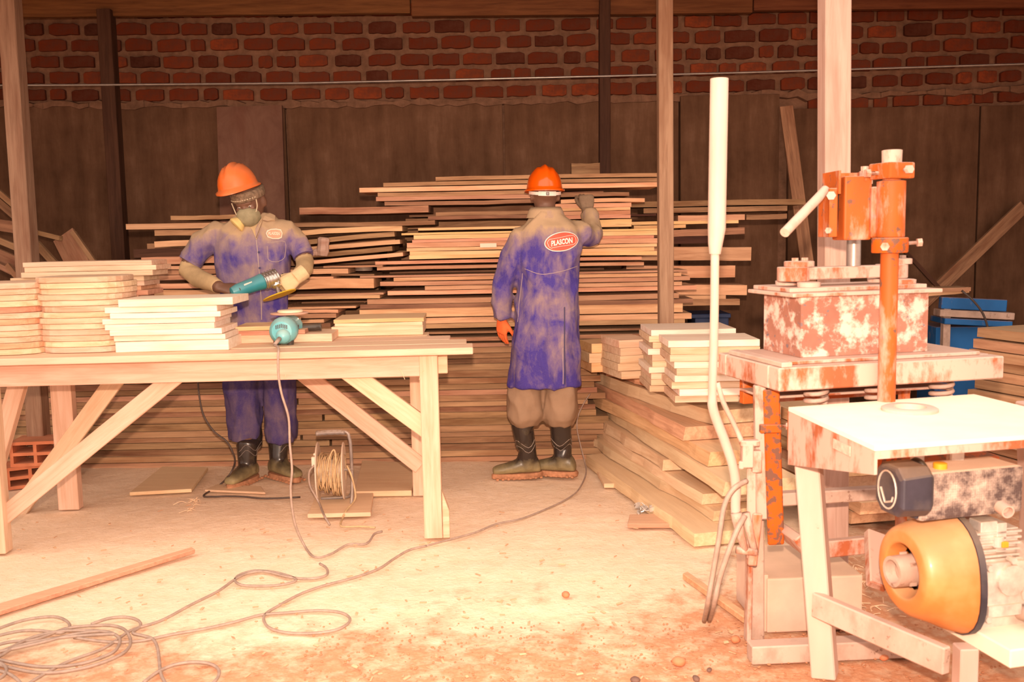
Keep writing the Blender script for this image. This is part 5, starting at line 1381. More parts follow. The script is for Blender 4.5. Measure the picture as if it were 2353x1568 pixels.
def boot_mat(zs):
    mt, nt, b = newmat('rubber_boot_dusty_foot')
    tc = N(nt, 'ShaderNodeTexCoord'); sp = N(nt, 'ShaderNodeSeparateXYZ'); nt.links.new(tc.outputs['Object'], sp.inputs[0])
    n1 = nz(nt, tc.outputs['Object'], 14, 5, .6)
    f = mth(nt, 'ADD', sp.outputs[2], mth(nt, 'MULTIPLY', n1, .12))
    k = ramp(nt, f, [(.075, (1, 1, 1)), (.17, (0, 0, 0))])
    k2 = mth(nt, 'ADD', k, mth(nt, 'MULTIPLY', ramp(nt, n1, [(.55, (0, 0, 0)), (.75, (1, 1, 1))]), .10), True)
    col = mixc(nt, mth(nt, 'MULTIPLY', k2, .8), (.032, .022, .018), (.46, .36, .17))
    nt.links.new(col, b.inputs['Base Color'])
    nt.links.new(ramp(nt, k2, [(0, (.25,) * 3), (1, (.8,) * 3)]), b.inputs['Roughness'])
    return mt
M['boot'] = boot_mat(0)
M['sole'] = plain('muddy_boot_sole', (0.42, 0.20, 0.11), .9, 0, .3, 30, spec=.1)

def boot(par, ankle, toe, shaft, nm='boot', rtop=.072):
    """ankle point on floor below the shin, toe direction vector, shaft: list of (point, radius) from top down"""
    toe = Vector(toe).normalized(); sd = Vector((-toe.y, toe.x, 0)); a = Vector((ankle[0], ankle[1], 0))
    mb = MB()
    mb.tube([p for p, r in shaft] + [a + Vector((0, 0, .05))], [r for p, r in shaft] + [.05], 16)
    rs = []
    for t, w_, h_ in ((-.075, .030, .05), (-.06, .040, .085), (-.02, .046, .10), (.03, .046, .095), (.08, .047, .072), (.13, .049, .058), (.17, .044, .050), (.197, .030, .038)):
        cc = a + toe * t + Vector((0, 0, .026 + h_ / 2)); ring = []
        for k in range(14):
            an = 2 * math.pi * k / 14; ring.append(cc + sd * (w_ * math.cos(an)) + ZU * (h_ / 2 * (math.sin(an) if math.sin(an) > 0 else max(-.9, 1.3 * math.sin(an)))))
        rs.append(ring)
    mb.rings(rs)
    o, tr = fused(nm, mb, .0085, M['boot'], par, 2)
    rs = []; n = 26; outl = []
    for k in range(n):
        an = 2 * math.pi * k / n; x = math.cos(an); y = math.sin(an)
        L = .066 + .135 * x if x > 0 else .066 + .150 * x
        outl.append((.0 + (.205 * x if x > 0 else .088 * x), (.054 + (.004 * x)) * (y if abs(y) < 1 else y)))
    def ringz(z, k): return [a + toe * (u * k) + sd * (w_ * k) + ZU * z for u, w_ in outl]
    sm = MB().rings([ringz(.0, .97), ringz(.004, 1.0), ringz(.024, 1.0), ringz(.03, .96)])
    for k in range(9):
        u = -.07 + k * .031
        for s_ in (-1, 1): sm.box(a + toe * u + sd * s_ * .049 + ZU * .006, (.014, .014, .012), frame(toe).to_3x3())
    obj('sole', sm, M['sole'], o)
    # raised piping lines of the rubber
    q = MB()
    for z, r in ((.20, .0), (.17, .0)):
        pts_ = []
        for k in range(15):
            an = math.pi * (-.15 + 1.3 * k / 14); d = toe * math.cos(an) + sd * math.sin(an)
            h = tr.ray_cast(a + ZU * (z + .02 * math.sin(an * 3)) + d * .3, -d)
            if h[0] is not None: pts_.append(h[0] + d * .0005)
        if len(pts_) > 3: q.tube(pts_, .0016, 4)
    if q.v: obj('piping', q, M['tube_grey'], o)
    return o
def folds(amp, sc, zs=1.0, seed=0):
    def f(p):
        q = Vector((p.x * sc + seed, p.y * sc, p.z * sc * zs + seed))
        r = 1 - abs(noise.noise(q)) * 2
        return amp * (r * r * .7 - .2 + .5 * noise.noise(q * 2.3))
    return f

# ======== worker seen from the back, in the long coat
YB = 5.32
def Q(x, y, dy=0.0): return P(x, y, YB + dy)
sB = S(YB)
pers = thing('person', 'person seen from behind in long blue coat and orange helmet reaching to the stack', 'person', (Q(1250, 900).x, YB, 0))
tw = math.radians(12); rgt = Vector((math.cos(tw), math.sin(tw) * .6, 0)).normalized(); fwd = Vector((-rgt.y, rgt.x, 0))
def tring(l, r, y, dy, ry, e=2.4, k=1.0):
    a, b = Q(l, y, dy), Q(r, y, dy)
    return oval((a + b) / 2, (b - a).length / 2 * k, ry * k, rgt, fwd, 26, e)
def torso_rows(k=1.0):
    return [tring(1166, 1336, 887, .0, .165, 2.4, k), tring(1170, 1334, 840, .0, .165, 2.4, k), tring(1178, 1331, 780, .0, .16, 2.3, k), tring(1185, 1328, 700, .01, .15, 2.3, k), tring(1191, 1327, 630, .02, .14, 2.3, k),
            tring(1190, 1334, 580, .02, .142, 2.3, k), tring(1190, 1338, 545, .02, .138, 2.2, k), tring(1200, 1330, 520, .02, .115, 2.1, k), tring(1214, 1304, 500, .025, .085, 2.0, k), tring(1219, 1290, 486, .03, .066, 2, k)]
hc = Q(1252, 447, .07)
def arms_b(mb, k=1.0, cuff=True):
    mb.tube([Q(1215, 545, .02), Q(1194, 556, .02), Q(1176, 600, .0), Q(1157, 655, .02), Q(1153, 690, .03), Q(1155, 732, .05)], [x * k for x in (.075, .074, .066, .060, .056, .052)], 16)
    mb.tube([Q(1310, 540, .03), Q(1335, 538, .06), Q(1356, 543, .14), Q(1365, 538, .19), Q(1360, 512, .24), Q(1352, 488, .28)], [x * k for x in (.07, .070, .064, .058, .050, .044)], 16)
coat = MB().rings(torso_rows()); arms_b(coat)
coat.tube([Q(1226, 500, .0), Q(1252, 496, -.045), Q(1284, 494, .0)], [.018, .022, .018], 10)
coat_o, coat_t = fused('long_coat', coat, .011, M['coat'], pers, 3, folds(.017, 8, .5, 2.0))
# collar: a turned-down band round the neck
rs = []
for y, k, dz in ((484, .92, 0), (476, 1.0, 0), (486, 1.16, 0), (501, 1.30, 0)):
    a, b = Q(1219, y, .03), Q(1289, y, .03)
    rs.append(oval((a + b) / 2, (b - a).length / 2 * k, .07 * k, rgt, fwd, 24, 2))
obj('collar', MB().rings(rs, caps=False), M['coat'], coat_o, smooth=True)
body = MB().rings(torso_rows(.86)); arms_b(body, .78)
body.tube([Q(1255, 520, .03), Q(1255, 488, .045), hc + Vector((0, -.005, -.04))], [.065, .055, .054], 14)
R3b, atb = head(body, hc, Vector((-.12, 1, -.05)), (0.02, 0.02, 1))
la = Vector((Q(1212, 1100).x, YB + .0, 0)); ra = Vector((Q(1294, 1100).x, YB + .02, 0))
for x0, x1, an in ((1207, 1203, la), (1288, 1288, ra)):
    body.tube([Q(x0, 850), Q(x0, 930), Q(x1, 973), an + Vector((0, 0, .24)), an + Vector((0, 0, .08))], [.075, .06, .045, .038, .032], 14)
# left hand hangs in an orange glove, right hand in a dark glove on a plank
lw = Q(1154, 732, .06); ld = Vector((-.05, .25, -1)); 
hand(body, lw, ld, (-.75, -.65, 0), (.65, .3, 0), .86, (.18, .2, .15), .86)
rw = Q(1350, 484, .285); rd = Vector((-.06, .28, 1)); 
hand(body, rw, rd, (.05, -1, .25), (-1, 0, 0), .86, (.95, .8, .5), .86)
body_o, _ = fused('body', body, .0075, M['skin'], pers, 2)
hand_g = hand(MB(), lw, ld, (-.75, -.65, 0), (.65, .3, 0), .96, (.18, .2, .15), 1.1)
fused('orange_glove', hand_g, .0045, M['glove_orange'], pers, 2)
hand_g = hand(MB(), rw, rd, (.05, -1, .25), (-1, 0, 0), 1.0, (.95, .8, .5), 1.1).tube([rw - rd.normalized() * .04, rw + rd.normalized() * .01], [.036, .033], 14)
fused('dark_glove', hand_g, .0045, M['glove_dark'], pers, 2)
a = Vector(rw); obj('glove_cuff', MB().tube([a - rd.normalized() * .028 , a - rd.normalized() * .012], [.040, .039], 14), M['black'], pers, smooth='auto')
# trousers gathered into the boots
tr_ = MB()
for (xa, xb, sg) in ((1165, 1247, -1), (1244, 1327, 1)):
    rr = []
    for y, kx, ry in ((845, .86, .12), (900, .97, .125), (940, .98, .115), (958, .95, .11), (970, .80, .09), (978, .70, .075)):
        a, b = Q(xa, y), Q(xb, y); rr.append(oval((a + b) / 2, (b - a).length / 2 * kx, ry, rgt, fwd, 20, 2.2))
    tr_.rings(rr)
fused('trousers', tr_, .011, M['khaki'], pers, 3, folds(.016, 9, .5, 5.0))
boot(pers, la, (-1, -.15, 0), [(Vector((Q(1203, 973).x, YB, Q(1203, 973).z)), .074), (Vector((Q(1204, 1010).x, YB, Q(1204, 1010).z)), .071), (Vector((la.x, la.y, .22)), .066), (Vector((la.x, la.y, .12)), .056)])
boot(pers, ra, (-1, .35, 0), [(Vector((Q(1288, 973).x, YB, Q(1288, 973).z)), .062), (Vector((Q(1289, 1010).x, YB, Q(1289, 1010).z)), .060), (Vector((ra.x, ra.y, .22)), .058), (Vector((ra.x, ra.y, .12)), .052)])
# helmet, nape band, badge, seams
hh = hard_hat('hard_hat', Q(1251, 437, .075), Vector((-.12, 1, 0)), (0, .06, 1), pers, M['hat_clean'], rx=.099, ry=.125, h=.128, brim=.013, peak=.05)
nb = Q(1251, 455, .07)
pp = [nb + R3b @ Vector((.088 * math.cos(t), .104 * math.sin(t) - .012, .016 * (1 - abs(math.sin(t))) + .012)) for t in [math.pi * (1.02 + .96 * k / 16) for k in range(17)]]
mb = MB()
for i in range(16):
    a, b = pp[i], pp[i + 1]; d = (b - a); mb.box((a + b) / 2, (d.length * 1.1, .004, .024 if 4 < i < 11 else .017), frame(d).to_3x3())
obj('nape_band', mb, M['band_white'], hh)
obj('ratchet_knob', MB().box(pp[8] + Vector((0, -.004, .0)), (.017, .006, .018)), M['black'], hh, bevel=.002)
ang = math.radians(-9.5)
def ell_px(cx_, cy_, rx, ry, n=40): return [(cx_ + rx * math.cos(t) * math.cos(ang) - ry * math.sin(t) * math.sin(ang), cy_ + rx * math.cos(t) * math.sin(ang) + ry * math.sin(t) * math.cos(ang)) for t in [2 * math.pi * k / n for k in range(n)]]
bw = obj('badge', draped_poly(coat_t, ell_px(1289.5, 556, 38.5, 22), .004), M['badge_white'], coat_o)
obj('badge_field', draped_poly(coat_t, ell_px(1289.5, 556, 36.3, 20), .0065), M['badge_red'], bw)
def rrect(cx_, cy_, w_, h_, r, n=6):
    out = []
    for qx, qy, a0 in ((1, 1, 0), (-1, 1, 90), (-1, -1, 180), (1, -1, 270)):
        for k in range(n + 1):
            t = math.radians(a0 + 90 * k / n); x = qx * (w_ / 2 - r) + r * math.cos(t); y = qy * (h_ / 2 - r) + r * math.sin(t)
            out.append((cx_ + x * math.cos(ang) - y * math.sin(ang), cy_ + x * math.sin(ang) + y * math.cos(ang)))
    return out
lo_ = rrect(1289.5, 556, 62, 20, 8); lo_ = lo_ + lo_[:1]; lo_ = [(a[0] + (b[0] - a[0]) * t / 5, a[1] + (b[1] - a[1]) * t / 5) for a, b in zip(lo_, lo_[1:]) for t in range(5)]
fine = [hit(coat_t, x, y, .0105) for x, y in lo_ + lo_[:1]]
obj('badge_line', MB().tube(fine, .0013, 4, caps=False), M['badge_white'], bw)
draped_text(coat_t, 'PLASCON', 1289.5, 556, 49, ang, .18, .012, M['badge_white'], 'badge_lettering', bw, 1.5)
obj('waist_seam', draped_tube(coat_t, [(1206, 618), (1240, 630), (1270, 628), (1300, 621), (1326, 612)], .0016), M['seam'], coat_o)
obj('side_seam', draped_tube(coat_t, [(1201, 628), (1199, 650), (1196, 672), (1193, 700), (1190, 740)], .0016), M['seam'], coat_o)
obj('back_vent', draped_tube(coat_t, [(1297, 706), (1297, 760), (1297, 810), (1298, 850), (1297, 884)], .0036), M['seam_dark'], coat_o)
obj('vent_edge', draped_tube(coat_t, [(1293.5, 800), (1293.5, 830), (1294, 860), (1293.5, 883)], .0022), M['seam'], coat_o)

# ======== worker seen from the front with the grinder
YA = 5.40
def A_(x, y, dy=0.0): return P(x, y, YA + dy)
p2 = thing('person', 'person in dusty blue work clothes, respirator and orange helmet holding a grinder at the bench', 'person', (A_(590, 900).x, YA, 0))
rgt = Vector((1, .05, 0)).normalized(); fwd = Vector((.05, -1, 0)).normalized()
def rowA(l, r, y, dy, ry, e=2.3, k=1.0):
    a, b = A_(l, y, dy), A_(r, y, dy)
    return oval((a + b) / 2, (b - a).length / 2 * k, ry * k, rgt, fwd, 26, e)
def torsoA(k=1.0):
    return [rowA(520, 668, 770, .03, .125, 2.3, k), rowA(524, 662, 730, .03, .12, 2.3, k), rowA(512, 660, 690, .02, .118, 2.3, k), rowA(505, 662, 650, .0, .118, 2.3, k), rowA(497, 665, 605, -.01, .122, 2.3, k), rowA(495, 664, 565, -.01, .125, 2.3, k),
            rowA(494, 660, 540, .0, .115, 2.2, k), rowA(506, 652, 520, .01, .10, 2.1, k), rowA(530, 636, 503, .015, .082, 2.0, k), rowA(545, 622, 492, .02, .07, 2, k)]
sl_ = [A_(520, 540, .0), A_(496, 540, .0), A_(466, 562, -.01), A_(447, 588, -.02), A_(437, 603, -.03)]
sr_ = [A_(640, 535, .0), A_(660, 535, .0), A_(682, 560, -.01), A_(693, 578, -.02), A_(697, 588, -.03)]
shirt = MB().rings(torsoA()).tube(sl_, [.07, .076, .072, .066, .064], 16).tube(sr_, [.07, .072, .066, .058, .055], 16)
sh_o, sh_t = fused('shirt', shirt, .010, M['overall'], p2, 3, folds(.014, 9, .55, 7.0))
hA = A_(575, 463, -.03)
bodyA = MB().rings(torsoA(.86)).tube(sl_, [x * .8 for x in (.07, .07, .066, .06, .056)], 14).tube(sr_, [x * .8 for x in (.07, .07, .064, .056, .054)], 14)
eL = A_(434, 622, -.04); wL = A_(506, 662, -.24); eR = A_(701, 603, -.04); wR = A_(684, 635, -.25)
bodyA.tube([A_(440, 600, -.03), eL, eL.lerp(wL, .35) + Vector((-.005, 0, -.012)), eL.lerp(wL, .75), wL], [.052, .053, .050, .040, .033], 14)
bodyA.tube([A_(696, 588, -.03), eR, eR.lerp(wR, .4) + Vector((.012, 0, -.008)), eR.lerp(wR, .8), wR], [.046, .047, .044, .036, .031], 14)
bodyA.tube([A_(584, 520, .02), A_(582, 495, .0), hA + Vector((.01, .03, -.06))], [.065, .058, .055], 14)
upA = Vector((-.16, -.16, 1)); fwA = Vector((-.16, -1, -.34))
R3a, atA0 = head(bodyA, hA, fwA, upA, 1.05)
def atA(x, y, z): return atA0(x, y, z)
la1 = Vector((A_(577, 1100).x, YA - .06, 0)); ra1 = Vector((A_(640, 1095).x, YA + .02, 0))
for x0, x1, an in ((560, 574, la1), (641, 640, ra1)):
    bodyA.tube([A_(x0, 740, .03), A_(x0, 850, .03), A_(x1, 985, .02), an + Vector((0, 0, .22)), an + Vector((0, 0, .08))], [.085, .07, .045, .038, .032], 14)
# right hand bare on the tool's tail, left hand gloved on the side of the head
gax = (P(622, 640, 5.10) - P(545, 668, 4.99)).normalized()      # grinder axis: tail -> head
tail = P(545, 668, 4.99); ghead = P(622, 641, 5.10)
hdL = Vector((.90, .15, -.12))
hand(bodyA, wL, hdL, (-.1, -.75, .62), (.2, .3, .9), .98, (.75, .8, .5), .95)
hdR = Vector((-.62, -.30, -.45))
hand(bodyA, wR, hdR, (.35, -.85, .35), (-.1, -.4, .9), .88, (1.0, .9, .6), .86)
bodyA_o, _ = fused('body', bodyA, .0075, M['skin'], p2, 2)
# sawdust-caked forearm sleeves and glove
fa = MB().tube([A_(438, 606, -.03), eL, eL.lerp(wL, .35) + Vector((-.005, 0, -.012)), eL.lerp(wL, .75), eL.lerp(wL, .93)], [.055, .0565, .0535, .044, .038], 16)
fused('arm_sleeve', fa, .008, M['dusty_skin'], p2, 2)
fb_ = MB().tube([A_(697, 590, -.03), eR, eR.lerp(wR, .4) + Vector((.012, 0, -.008)), eR.lerp(wR, .9)], [.049, .0505, .0475, .038], 16)
fused('arm_sleeve', fb_, .008, M['dusty_skin'], p2, 2)
gm = hand(MB(), wR, hdR, (.35, -.85, .35), (-.1, -.4, .9), 1.06, (1.0, .9, .6), 1.14).tube([wR - hdR.normalized() * .05, wR + hdR.normalized() * .02], [.043, .040], 14)
fused('pale_glove', gm, .0045, M['glove_pale'], p2, 2)
# trousers and boots
tz = MB()
for rowsx in ([(516, 602, 745), (516, 601, 860), (520, 600, 920), (527, 601, 970), (526, 603, 995), (528, 603, 1009)], [(602, 680, 745), (604, 678, 860), (606, 678, 920), (610, 680, 975), (612, 682, 1000), (615, 680, 1014)]):
    rr = []
    for i, (xa, xb, y) in enumerate(rowsx):
        a, b = A_(xa, y, .03), A_(xb, y, .03); rr.append(oval((a + b) / 2, (b - a).length / 2, (.12, .115, .105, .105, .11, .11)[i], rgt, fwd, 20, 2.2))
    tz.rings(rr)
fused('trousers', tz, .010, M['trousers'], p2, 3, folds(.016, 9, .6, 3.0))
la = la1; ra = ra1
boot(p2, la, (-.28, -1, 0), [(A_(574, 985, .02), .070), (A_(576, 1020, .0), .068), (Vector((la.x, la.y, .2)), .060), (Vector((la.x, la.y, .12)), .053)])
boot(p2, ra, (.72, -.70, 0), [(A_(640, 985, .03), .070), (A_(640, 1020, .03), .068), (Vector((ra.x, ra.y, .2)), .060), (Vector((ra.x, ra.y, .12)), .053)])
# helmet, knit cap, respirator, straps, eyes
hatA = hard_hat('hard_hat', hA + upA.normalized() * .076 + Vector((-.041, -.02, 0)), Vector((-.16, -1, -.20)), upA + Vector((-.03, -.02, 0)), p2, M['hat_dusty'], rx=.106, ry=.122, h=.128, brim=.014, peak=.03)
ft_ = R3a
def ringH(z, kx, ky, dy=0): return [atA(.0 + kx * math.cos(t), ky * math.sin(t) + dy, z) for t in [2 * math.pi * k / 26 for k in range(26)]]
capo = obj('knit_cap', MB().rings([ringH(.018, .080, .098), ringH(.022, .086, .105), ringH(.042, .088, .108), ringH(.066, .087, .106), ringH(.07, .07, .09)], caps=False), M['cap'], p2, smooth=True)
mb = MB()
for k in range(13):
    t = math.radians(40 + k * 8.3); mb.box(atA(.0875 * math.cos(t), .1075 * math.sin(t), .034), (.008, .004, .004), R3a @ Matrix.Rotation(t - math.pi / 2, 3, 'Z'))
obj('cap_stitching', mb, M['strap'], capo)
# respirator half mask: bulging shell from nose bridge to under the chin
rs = []
for z, kx, y0_, y1_ in ((-.012, .028, .085, .108), (-.026, .050, .070, .118), (-.050, .062, .058, .128), (-.076, .060, .052, .128), (-.100, .048, .046, .112), (-.116, .030, .050, .090)):
    ring = []
    for k in range(18):
        t = math.pi * k / 17; ring.append(atA(kx * math.cos(t), y0_ + (y1_ - y0_) * math.sin(t) ** .8, z))
    rs.append(ring)
mk = obj('respirator', MB().rings(rs, caps=True), M['mask'], p2, smooth='auto')
fcn = atA(.052, .108, -.082); fax = (R3a @ Vector((.72, .62, -.42))).normalized()
obj('filter_disc', MB().lathe(fcn, fax, [(-.02, .03), (.0, .043), (.006, .046), (.014, .046), (.018, .040)], 22), M['filter'], mk, smooth='auto')
for sx in (-1, 1):
    obj('strap', MB().tube(smooth_path([atA(sx * .056, .085, -.040), atA(sx * .066, .072, -.012), atA(sx * .070, .070, .022)], 4), .003, 6), M['strap'], mk)
mb = MB()
for sx in (-1, 1): mb.ell(atA(sx * .030, .082, -.006), (.009, .007, .0035), R3a, 10, 7)
obj('eyes', mb, M['badge_white'], bodyA_o, smooth=True)
mb = MB()
for sx in (-1, 1): mb.ell(atA(sx * .030, .0870, -.0070), (.0045, .003, .0035), R3a, 8, 6)
obj('pupils', mb, M['black'], bodyA_o, smooth=True)
# collar flaps, placket, pocket, badge, cuffs
def flap(pts, off, nm='collar', mat='overall'):
    return obj(nm, draped_poly(sh_t, pts, off), M[mat], sh_o)
def flap2(pts):
    mb = MB(); n = len(pts)
    t_ = [hit(sh_t, x, y, .014) for x, y in pts]; b_ = [hit(sh_t, x, y, .002) for x, y in pts]
    if all(v is not None for v in t_ + b_): mb.add(t_ + b_, [tuple(range(n))] + [(i, (i + 1) % n, n + (i + 1) % n, n + i) for i in range(n)]); return obj('collar', mb, M['overall'], sh_o)
flap2([(541, 496), (528, 503), (531, 512), (552, 516), (566, 512), (572, 520), (580, 530), (584, 540), (586, 522), (570, 505), (556, 497)])
flap2([(618, 494), (630, 500), (632, 509), (614, 511), (604, 508), (600, 520), (594, 536), (590, 548), (588, 530), (596, 512), (606, 499)])
q = MB().prism([hit(sh_t, x, y, .004) for x, y in ((566, 508), (604, 505), (597, 530), (590, 552), (580, 530))], Vector((0, -.001, 0)))
obj('open_neck', q, M['dusty_skin'], bodyA_o)
obj('placket', draped_tube(sh_t, [(589, 552), (592, 580), (594, 605), (597, 640), (600, 690), (601, 735)], .0028), M['seam'], sh_o)
for y in (580, 616): 
    p = hit(sh_t, 597 - (616 - y) * .06, y, .002); obj('button', MB().lathe(p, (0, -1, 0), [(0, .006), (.003, .006)], 10), M['seam_dark'], sh_o)
obj('pocket_edge', draped_tube(sh_t, [(614, 558), (630, 557), (655, 556), (655, 585), (650, 596), (634, 602), (618, 598), (615, 585), (614, 566)], .0016, k=3), M['seam'], sh_o)
ang = math.radians(0)
bp = obj('badge', draped_poly(sh_t, [(611, 537), (614, 530), (622, 527), (635, 526), (646, 528), (650, 536), (648, 546), (640, 550), (626, 550), (615, 546)], .004, 3), M['badge_cream'], sh_o)
obj('badge_field', draped_poly(sh_t, [(613, 537), (616, 532), (623, 529), (635, 528), (645, 530), (648, 536), (646, 545), (639, 548), (626, 548), (616, 544)], .006, 3), M['badge_pink'], bp)
draped_text(sh_t, 'PLASCON', 630.5, 537.5, 29, math.radians(-2), .15, .009, M['badge_cream'], 'badge_lettering', bp, 1.5)
for pth, rad in ((sl_, .067), (sr_, .058)):
    dd = (pth[-1] - pth[-2]).normalized()
    obj('cuff', MB().tube([pth[-1] - dd * .022, pth[-1] + dd * .004], [rad, rad * .99], 20), M['overall'], sh_o, smooth='auto')

# ======== the grinder in his hands
g1 = thing('angle_grinder', 'teal angle grinder with bright gear head held by the masked person', 'grinder', tail)
ax = gax; upv = Vector((-.30, -.55, .78)); upv = (upv - ax * upv.dot(ax)).normalized(); sdv = ax.cross(upv)
L_ = (ghead - tail).length
obj('housing', MB().lathe(tail, ax, [(-.035, .014), (-.030, .026), (.0, .034), (.05, .036), (L_ - .075, .040), (L_ - .05, .044), (L_ - .045, .038)], 18), M['teal'], g1, smooth='auto')
obj('side_cap', MB().lathe(tail + ax * .02 - Vector((0, .033, .0)), Vector((0, -1, 0)), [(-.01, .010), (.004, .010), (.0045, .006)], 12), M['black'], g1, smooth='auto')
obj('white_bar', MB().box(tail + ax * .075 + upv * .014 - Vector((0, .033, 0)), (.045, .003, .010), frame(ax, upv).to_3x3()), M['badge_white'], g1)  # plain white bar on the side of the housing
mb = MB().lathe(ghead - ax * .048, ax, [(0, .036), (.004, .043), (.03, .044), (.06, .046), (.085, .038), (.095, .02)], 16)
for k in range(5): mb.lathe(ghead + ax * (-.04 + k * .016), ax, [(0, .044), (.003, .0485), (.008, .0485), (.011, .044)], 16, caps=False)
dn = Vector((.16, -.22, -.96)).normalized(); dn = (dn - ax * dn.dot(ax) * .9).normalized()
mb.lathe(ghead + ax * .015, dn, [(.0, .036), (.045, .034), (.055, .024), (.062, .012)], 14)
obj('gear_head', mb, M['chrome'], g1, smooth='auto')
dc = P(642, 678, 5.08); dnv = Vector((.33, -.10, -.94)).normalized()
obj('spindle', MB().tube([ghead + ax * .015 + dn * .05, dc], .011, 10), M['rod'], g1, smooth='auto')
obj('sanding_disc', MB().lathe(dc, dnv, [(-.004, .04), (-.002, .088), (.001, .092), (.004, .090), (.005, .03)], 30), M['yellow_disc'], g1, smooth='auto')
obj('side_handle', MB().lathe(ghead + ax * .03 + Vector((0, .02, 0)), (P(672, 638, 5.16) - ghead).normalized(), [(.0, .009), (.03, .009), (.031, .018), (.04, .015), (.085, .016), (.09, .012)], 14), M['black'], g1, smooth='auto')
cord('power_cord', [tail - ax * .03, P(512, 700, 5.0), P(480, 760, 5.1), P(461, 820, 5.25), P(455, 868, 5.3), P(458, 910, 5.3), P(468, 955, 5.3), P(492, 992, 5.3), P(520, 1014, 5.3), P(534, 1038, 5.3), P(540, 1060, 5.25), P(530, 1088, 5.15)] + [G(x, y, .008) for x, y in ((505, 1115), (468, 1139), (490, 1142), (520, 1141), (560, 1142), (610, 1146), (690, 1143))], .0052, M['cable_dark'], 'dark cord running from the held grinder down behind the bench')
# ---------------------------------------------------------------- cables, litter and stones on the ground
def gl(pts, z=.006): return [G(x, y, z) for x, y in pts]
cord('ground_cable', gl([(735, 1296), (750, 1306), (752, 1320), (735, 1328), (700, 1331), (660, 1326), (620, 1316), (585, 1312), (550, 1322), (540, 1335), (560, 1346), (620, 1347), (665, 1341), (680, 1332), (650, 1320), (610, 1313), (570, 1318), (540, 1332), (500, 1360), (440, 1390), (370, 1427), (300, 1450), (240, 1490), (160, 1520), (110, 1545), (60, 1575)]), .0052, M['cable'], 'grey cable looping once then running down to the coil in the left corner')
cord('ground_cable', gl([(980, 1255), (940, 1265), (905, 1285), (870, 1308), (815, 1328), (750, 1345), (690, 1366), (640, 1393), (612, 1410), (606, 1425), (620, 1444), (660, 1455), (720, 1456), (770, 1449), (798, 1435), (803, 1420), (780, 1408), (730, 1404), (660, 1409), (600, 1414), (540, 1430), (470, 1446), (400, 1458), (320, 1474), (250, 1476), (170, 1466)]), .0052, M['cable'], 'grey cable with one wide open loop lying on the sawdust in the foreground')
cord('ground_cable', [P(1356, 905, 5.7), P(1340, 930, 5.66), P(1328, 958, 5.62), P(1326, 985, 5.6), P(1333, 1020, 5.55), P(1342, 1055, 5.5), P(1347, 1078, 5.4)] + gl([(1344, 1098), (1330, 1125), (1310, 1143), (1270, 1164), (1200, 1192), (1140, 1205), (1090, 1225), (1020, 1244), (980, 1255)], .003), .0042, M['cable'], 'thin cable hanging from the right pile and crossing the floor')
# the coil: several turns, drawn as the turns the photo shows
random.seed(3)
turns = [[(-60, 1470), (0, 1444), (60, 1425), (120, 1418), (150, 1426), (160, 1440), (140, 1455), (90, 1450), (40, 1452), (-40, 1470)],
         [(-60, 1500), (20, 1478), (80, 1472), (150, 1447), (210, 1440), (260, 1440), (290, 1452), (300, 1480), (280, 1505), (220, 1530), (150, 1545), (90, 1548), (30, 1538), (-60, 1515)],
         [(-60, 1520), (10, 1498), (70, 1470), (130, 1455), (200, 1452), (250, 1457), (275, 1470), (268, 1495), (240, 1512), (180, 1530), (100, 1536), (20, 1524), (-60, 1505)],
         [(-60, 1535), (0, 1512), (40, 1490), (110, 1474), (180, 1466), (240, 1462), (262, 1461), (230, 1455), (170, 1462), (100, 1480), (20, 1498), (-60, 1512)],
         [(210, 1435), (250, 1422), (290, 1419), (318, 1427), (322, 1440), (305, 1455), (330, 1462), (352, 1470), (362, 1490), (366, 1520), (370, 1550), (385, 1580)],
         [(330, 1570), (365, 1545), (400, 1530), (440, 1524), (480, 1527), (502, 1540), (500, 1560), (480, 1580)],
         [(-40, 1540), (10, 1548), (40, 1565), (60, 1590)], [(-50, 1590), (10, 1556), (5, 1530), (-60, 1518)]]
names = ['uppermost turn', 'outermost big turn', 'second big turn', 'inner narrow turn', 'turn leading off to the right', 'separate small loop on the red soil', 'short tail at the lower corner', 'stray bend at the lower corner']
for i, t in enumerate(turns):
    cord('coiled_cable', [p + Vector((0, 0, .002 * (i % 4))) for p in gl(t, .007)], .0054, M['cable'], f'grey cable coil in the lower left corner, {names[i]}', group='turns of the coiled cable')
def scatter(name, n, xr, yr, mk, mat, lab, seed):
    random.seed(seed); mb = MB()
    for _ in range(n):
        c = G(random.uniform(*xr), random.uniform(*yr), .004); mk(mb, c)
    o = obj(name, mb, mat); tag(o, lab, 'litter', kind='stuff'); return o
def chip(mb, c):
    r = Matrix.Rotation(random.uniform(0, 6), 3, 'Z') @ Matrix.Rotation(random.uniform(-.5, .5), 3, 'X')
    mb.box(c, (random.uniform(.008, .03), random.uniform(.004, .01), .003), r)
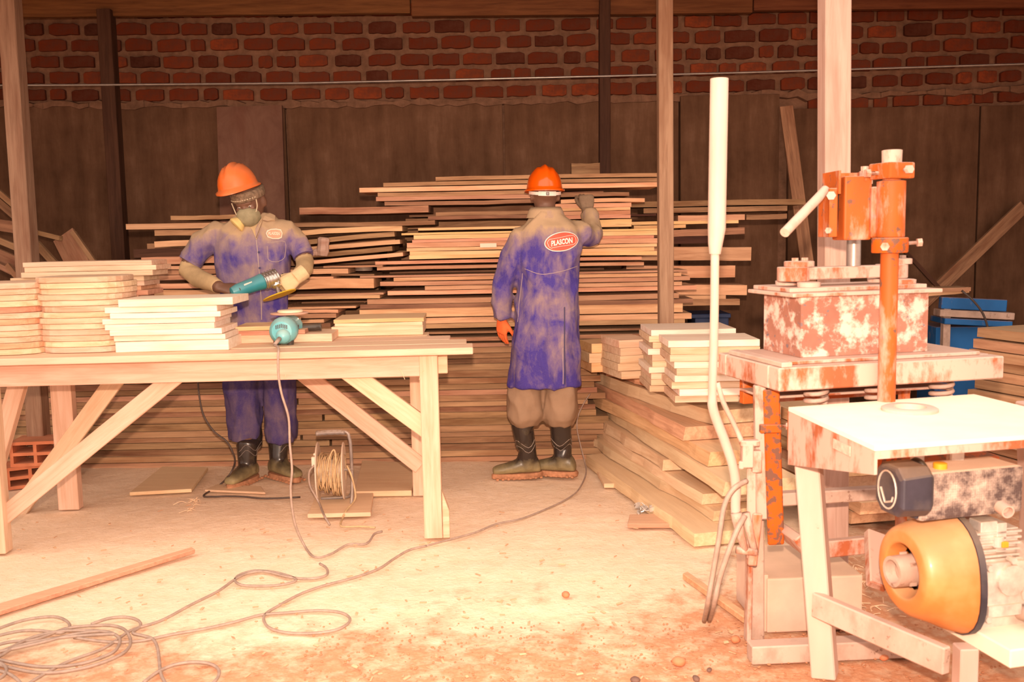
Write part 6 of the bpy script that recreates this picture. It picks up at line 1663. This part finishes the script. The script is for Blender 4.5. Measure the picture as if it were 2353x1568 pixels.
def crumb(mb, c):
    s = random.uniform(.0015, .0055); mb.ell(c, (s * random.uniform(.8, 1.4), s, s * .6), Matrix.Rotation(random.uniform(0, 6), 3, 'Z'), 6, 5)
def curl(mb, c):
    a = random.uniform(0, 6); L = random.uniform(.02, .07); d = Vector((math.cos(a), math.sin(a), 0)); e = Vector((-d.y, d.x, 0))
    mb.tube(smooth_path([c, c + d * L * .4 + e * random.uniform(-.01, .01) + Vector((0, 0, random.uniform(0, .012))), c + d * L + e * random.uniform(-.02, .02)], 3), .0016, 4)
scatter('wood_chips', 260, (0, 1700), (1160, 1568), chip, M['plank'], 'small wood chips scattered over the sawdust floor', 1)
scatter('soil_crumbs', 800, (700, 2300), (1430, 1568), crumb, plain('red_soil_crumb', (0.46, 0.2, 0.1), .9), 'red soil crumbs strewn over the open ground', 2)
scatter('wood_shavings', 260, (1830, 2300), (1240, 1420), curl, M['twine'], 'heap of curly wood shavings on the ground behind the engine', 4)
scatter('wood_shavings', 18, (425, 460), (1146, 1176), curl, M['twine'], 'little tuft of pale wood shavings beside the left boot', 5)
random.seed(9)
for i, (x, y, s, lab) in enumerate(((1460, 1563, .013, 'dark grey pebble at the bottom edge, left of the press foot'), (1630, 1540, .008, 'small dark pebble on the red soil nearest the press foot'), (1600, 1560, .012, 'dark pebble at the bottom edge beside the press foot'), (1560, 1521, .020, 'pinkish round clod on the red soil before the press'), (1690, 1470, .016, 'pale clod just left of the channel foot of the press'), (1300, 1367, .016, 'lone red brick crumb on the pale sawdust'), (1965, 1452, .02, 'reddish stone lying beside the ground rail of the press'), (2030, 1510, .016, 'reddish stone in front of the ground rail'))):
    mb = MB().ell(G(x, y, s * .4), (s * 1.2, s, s * .75), Matrix.Rotation(i, 3, 'Z'), 9, 7)
    for v in mb.v: v += Vector((noise.noise(v * 60 + Vector((i, 0, 0))), noise.noise(v * 60 + Vector((0, i, 5))), 0)) * s * .25
    tag(obj('pebble' if i < 3 else 'stone', mb, M['pebble'] if i < 3 else M['clay'], smooth=True), lab, 'stone')
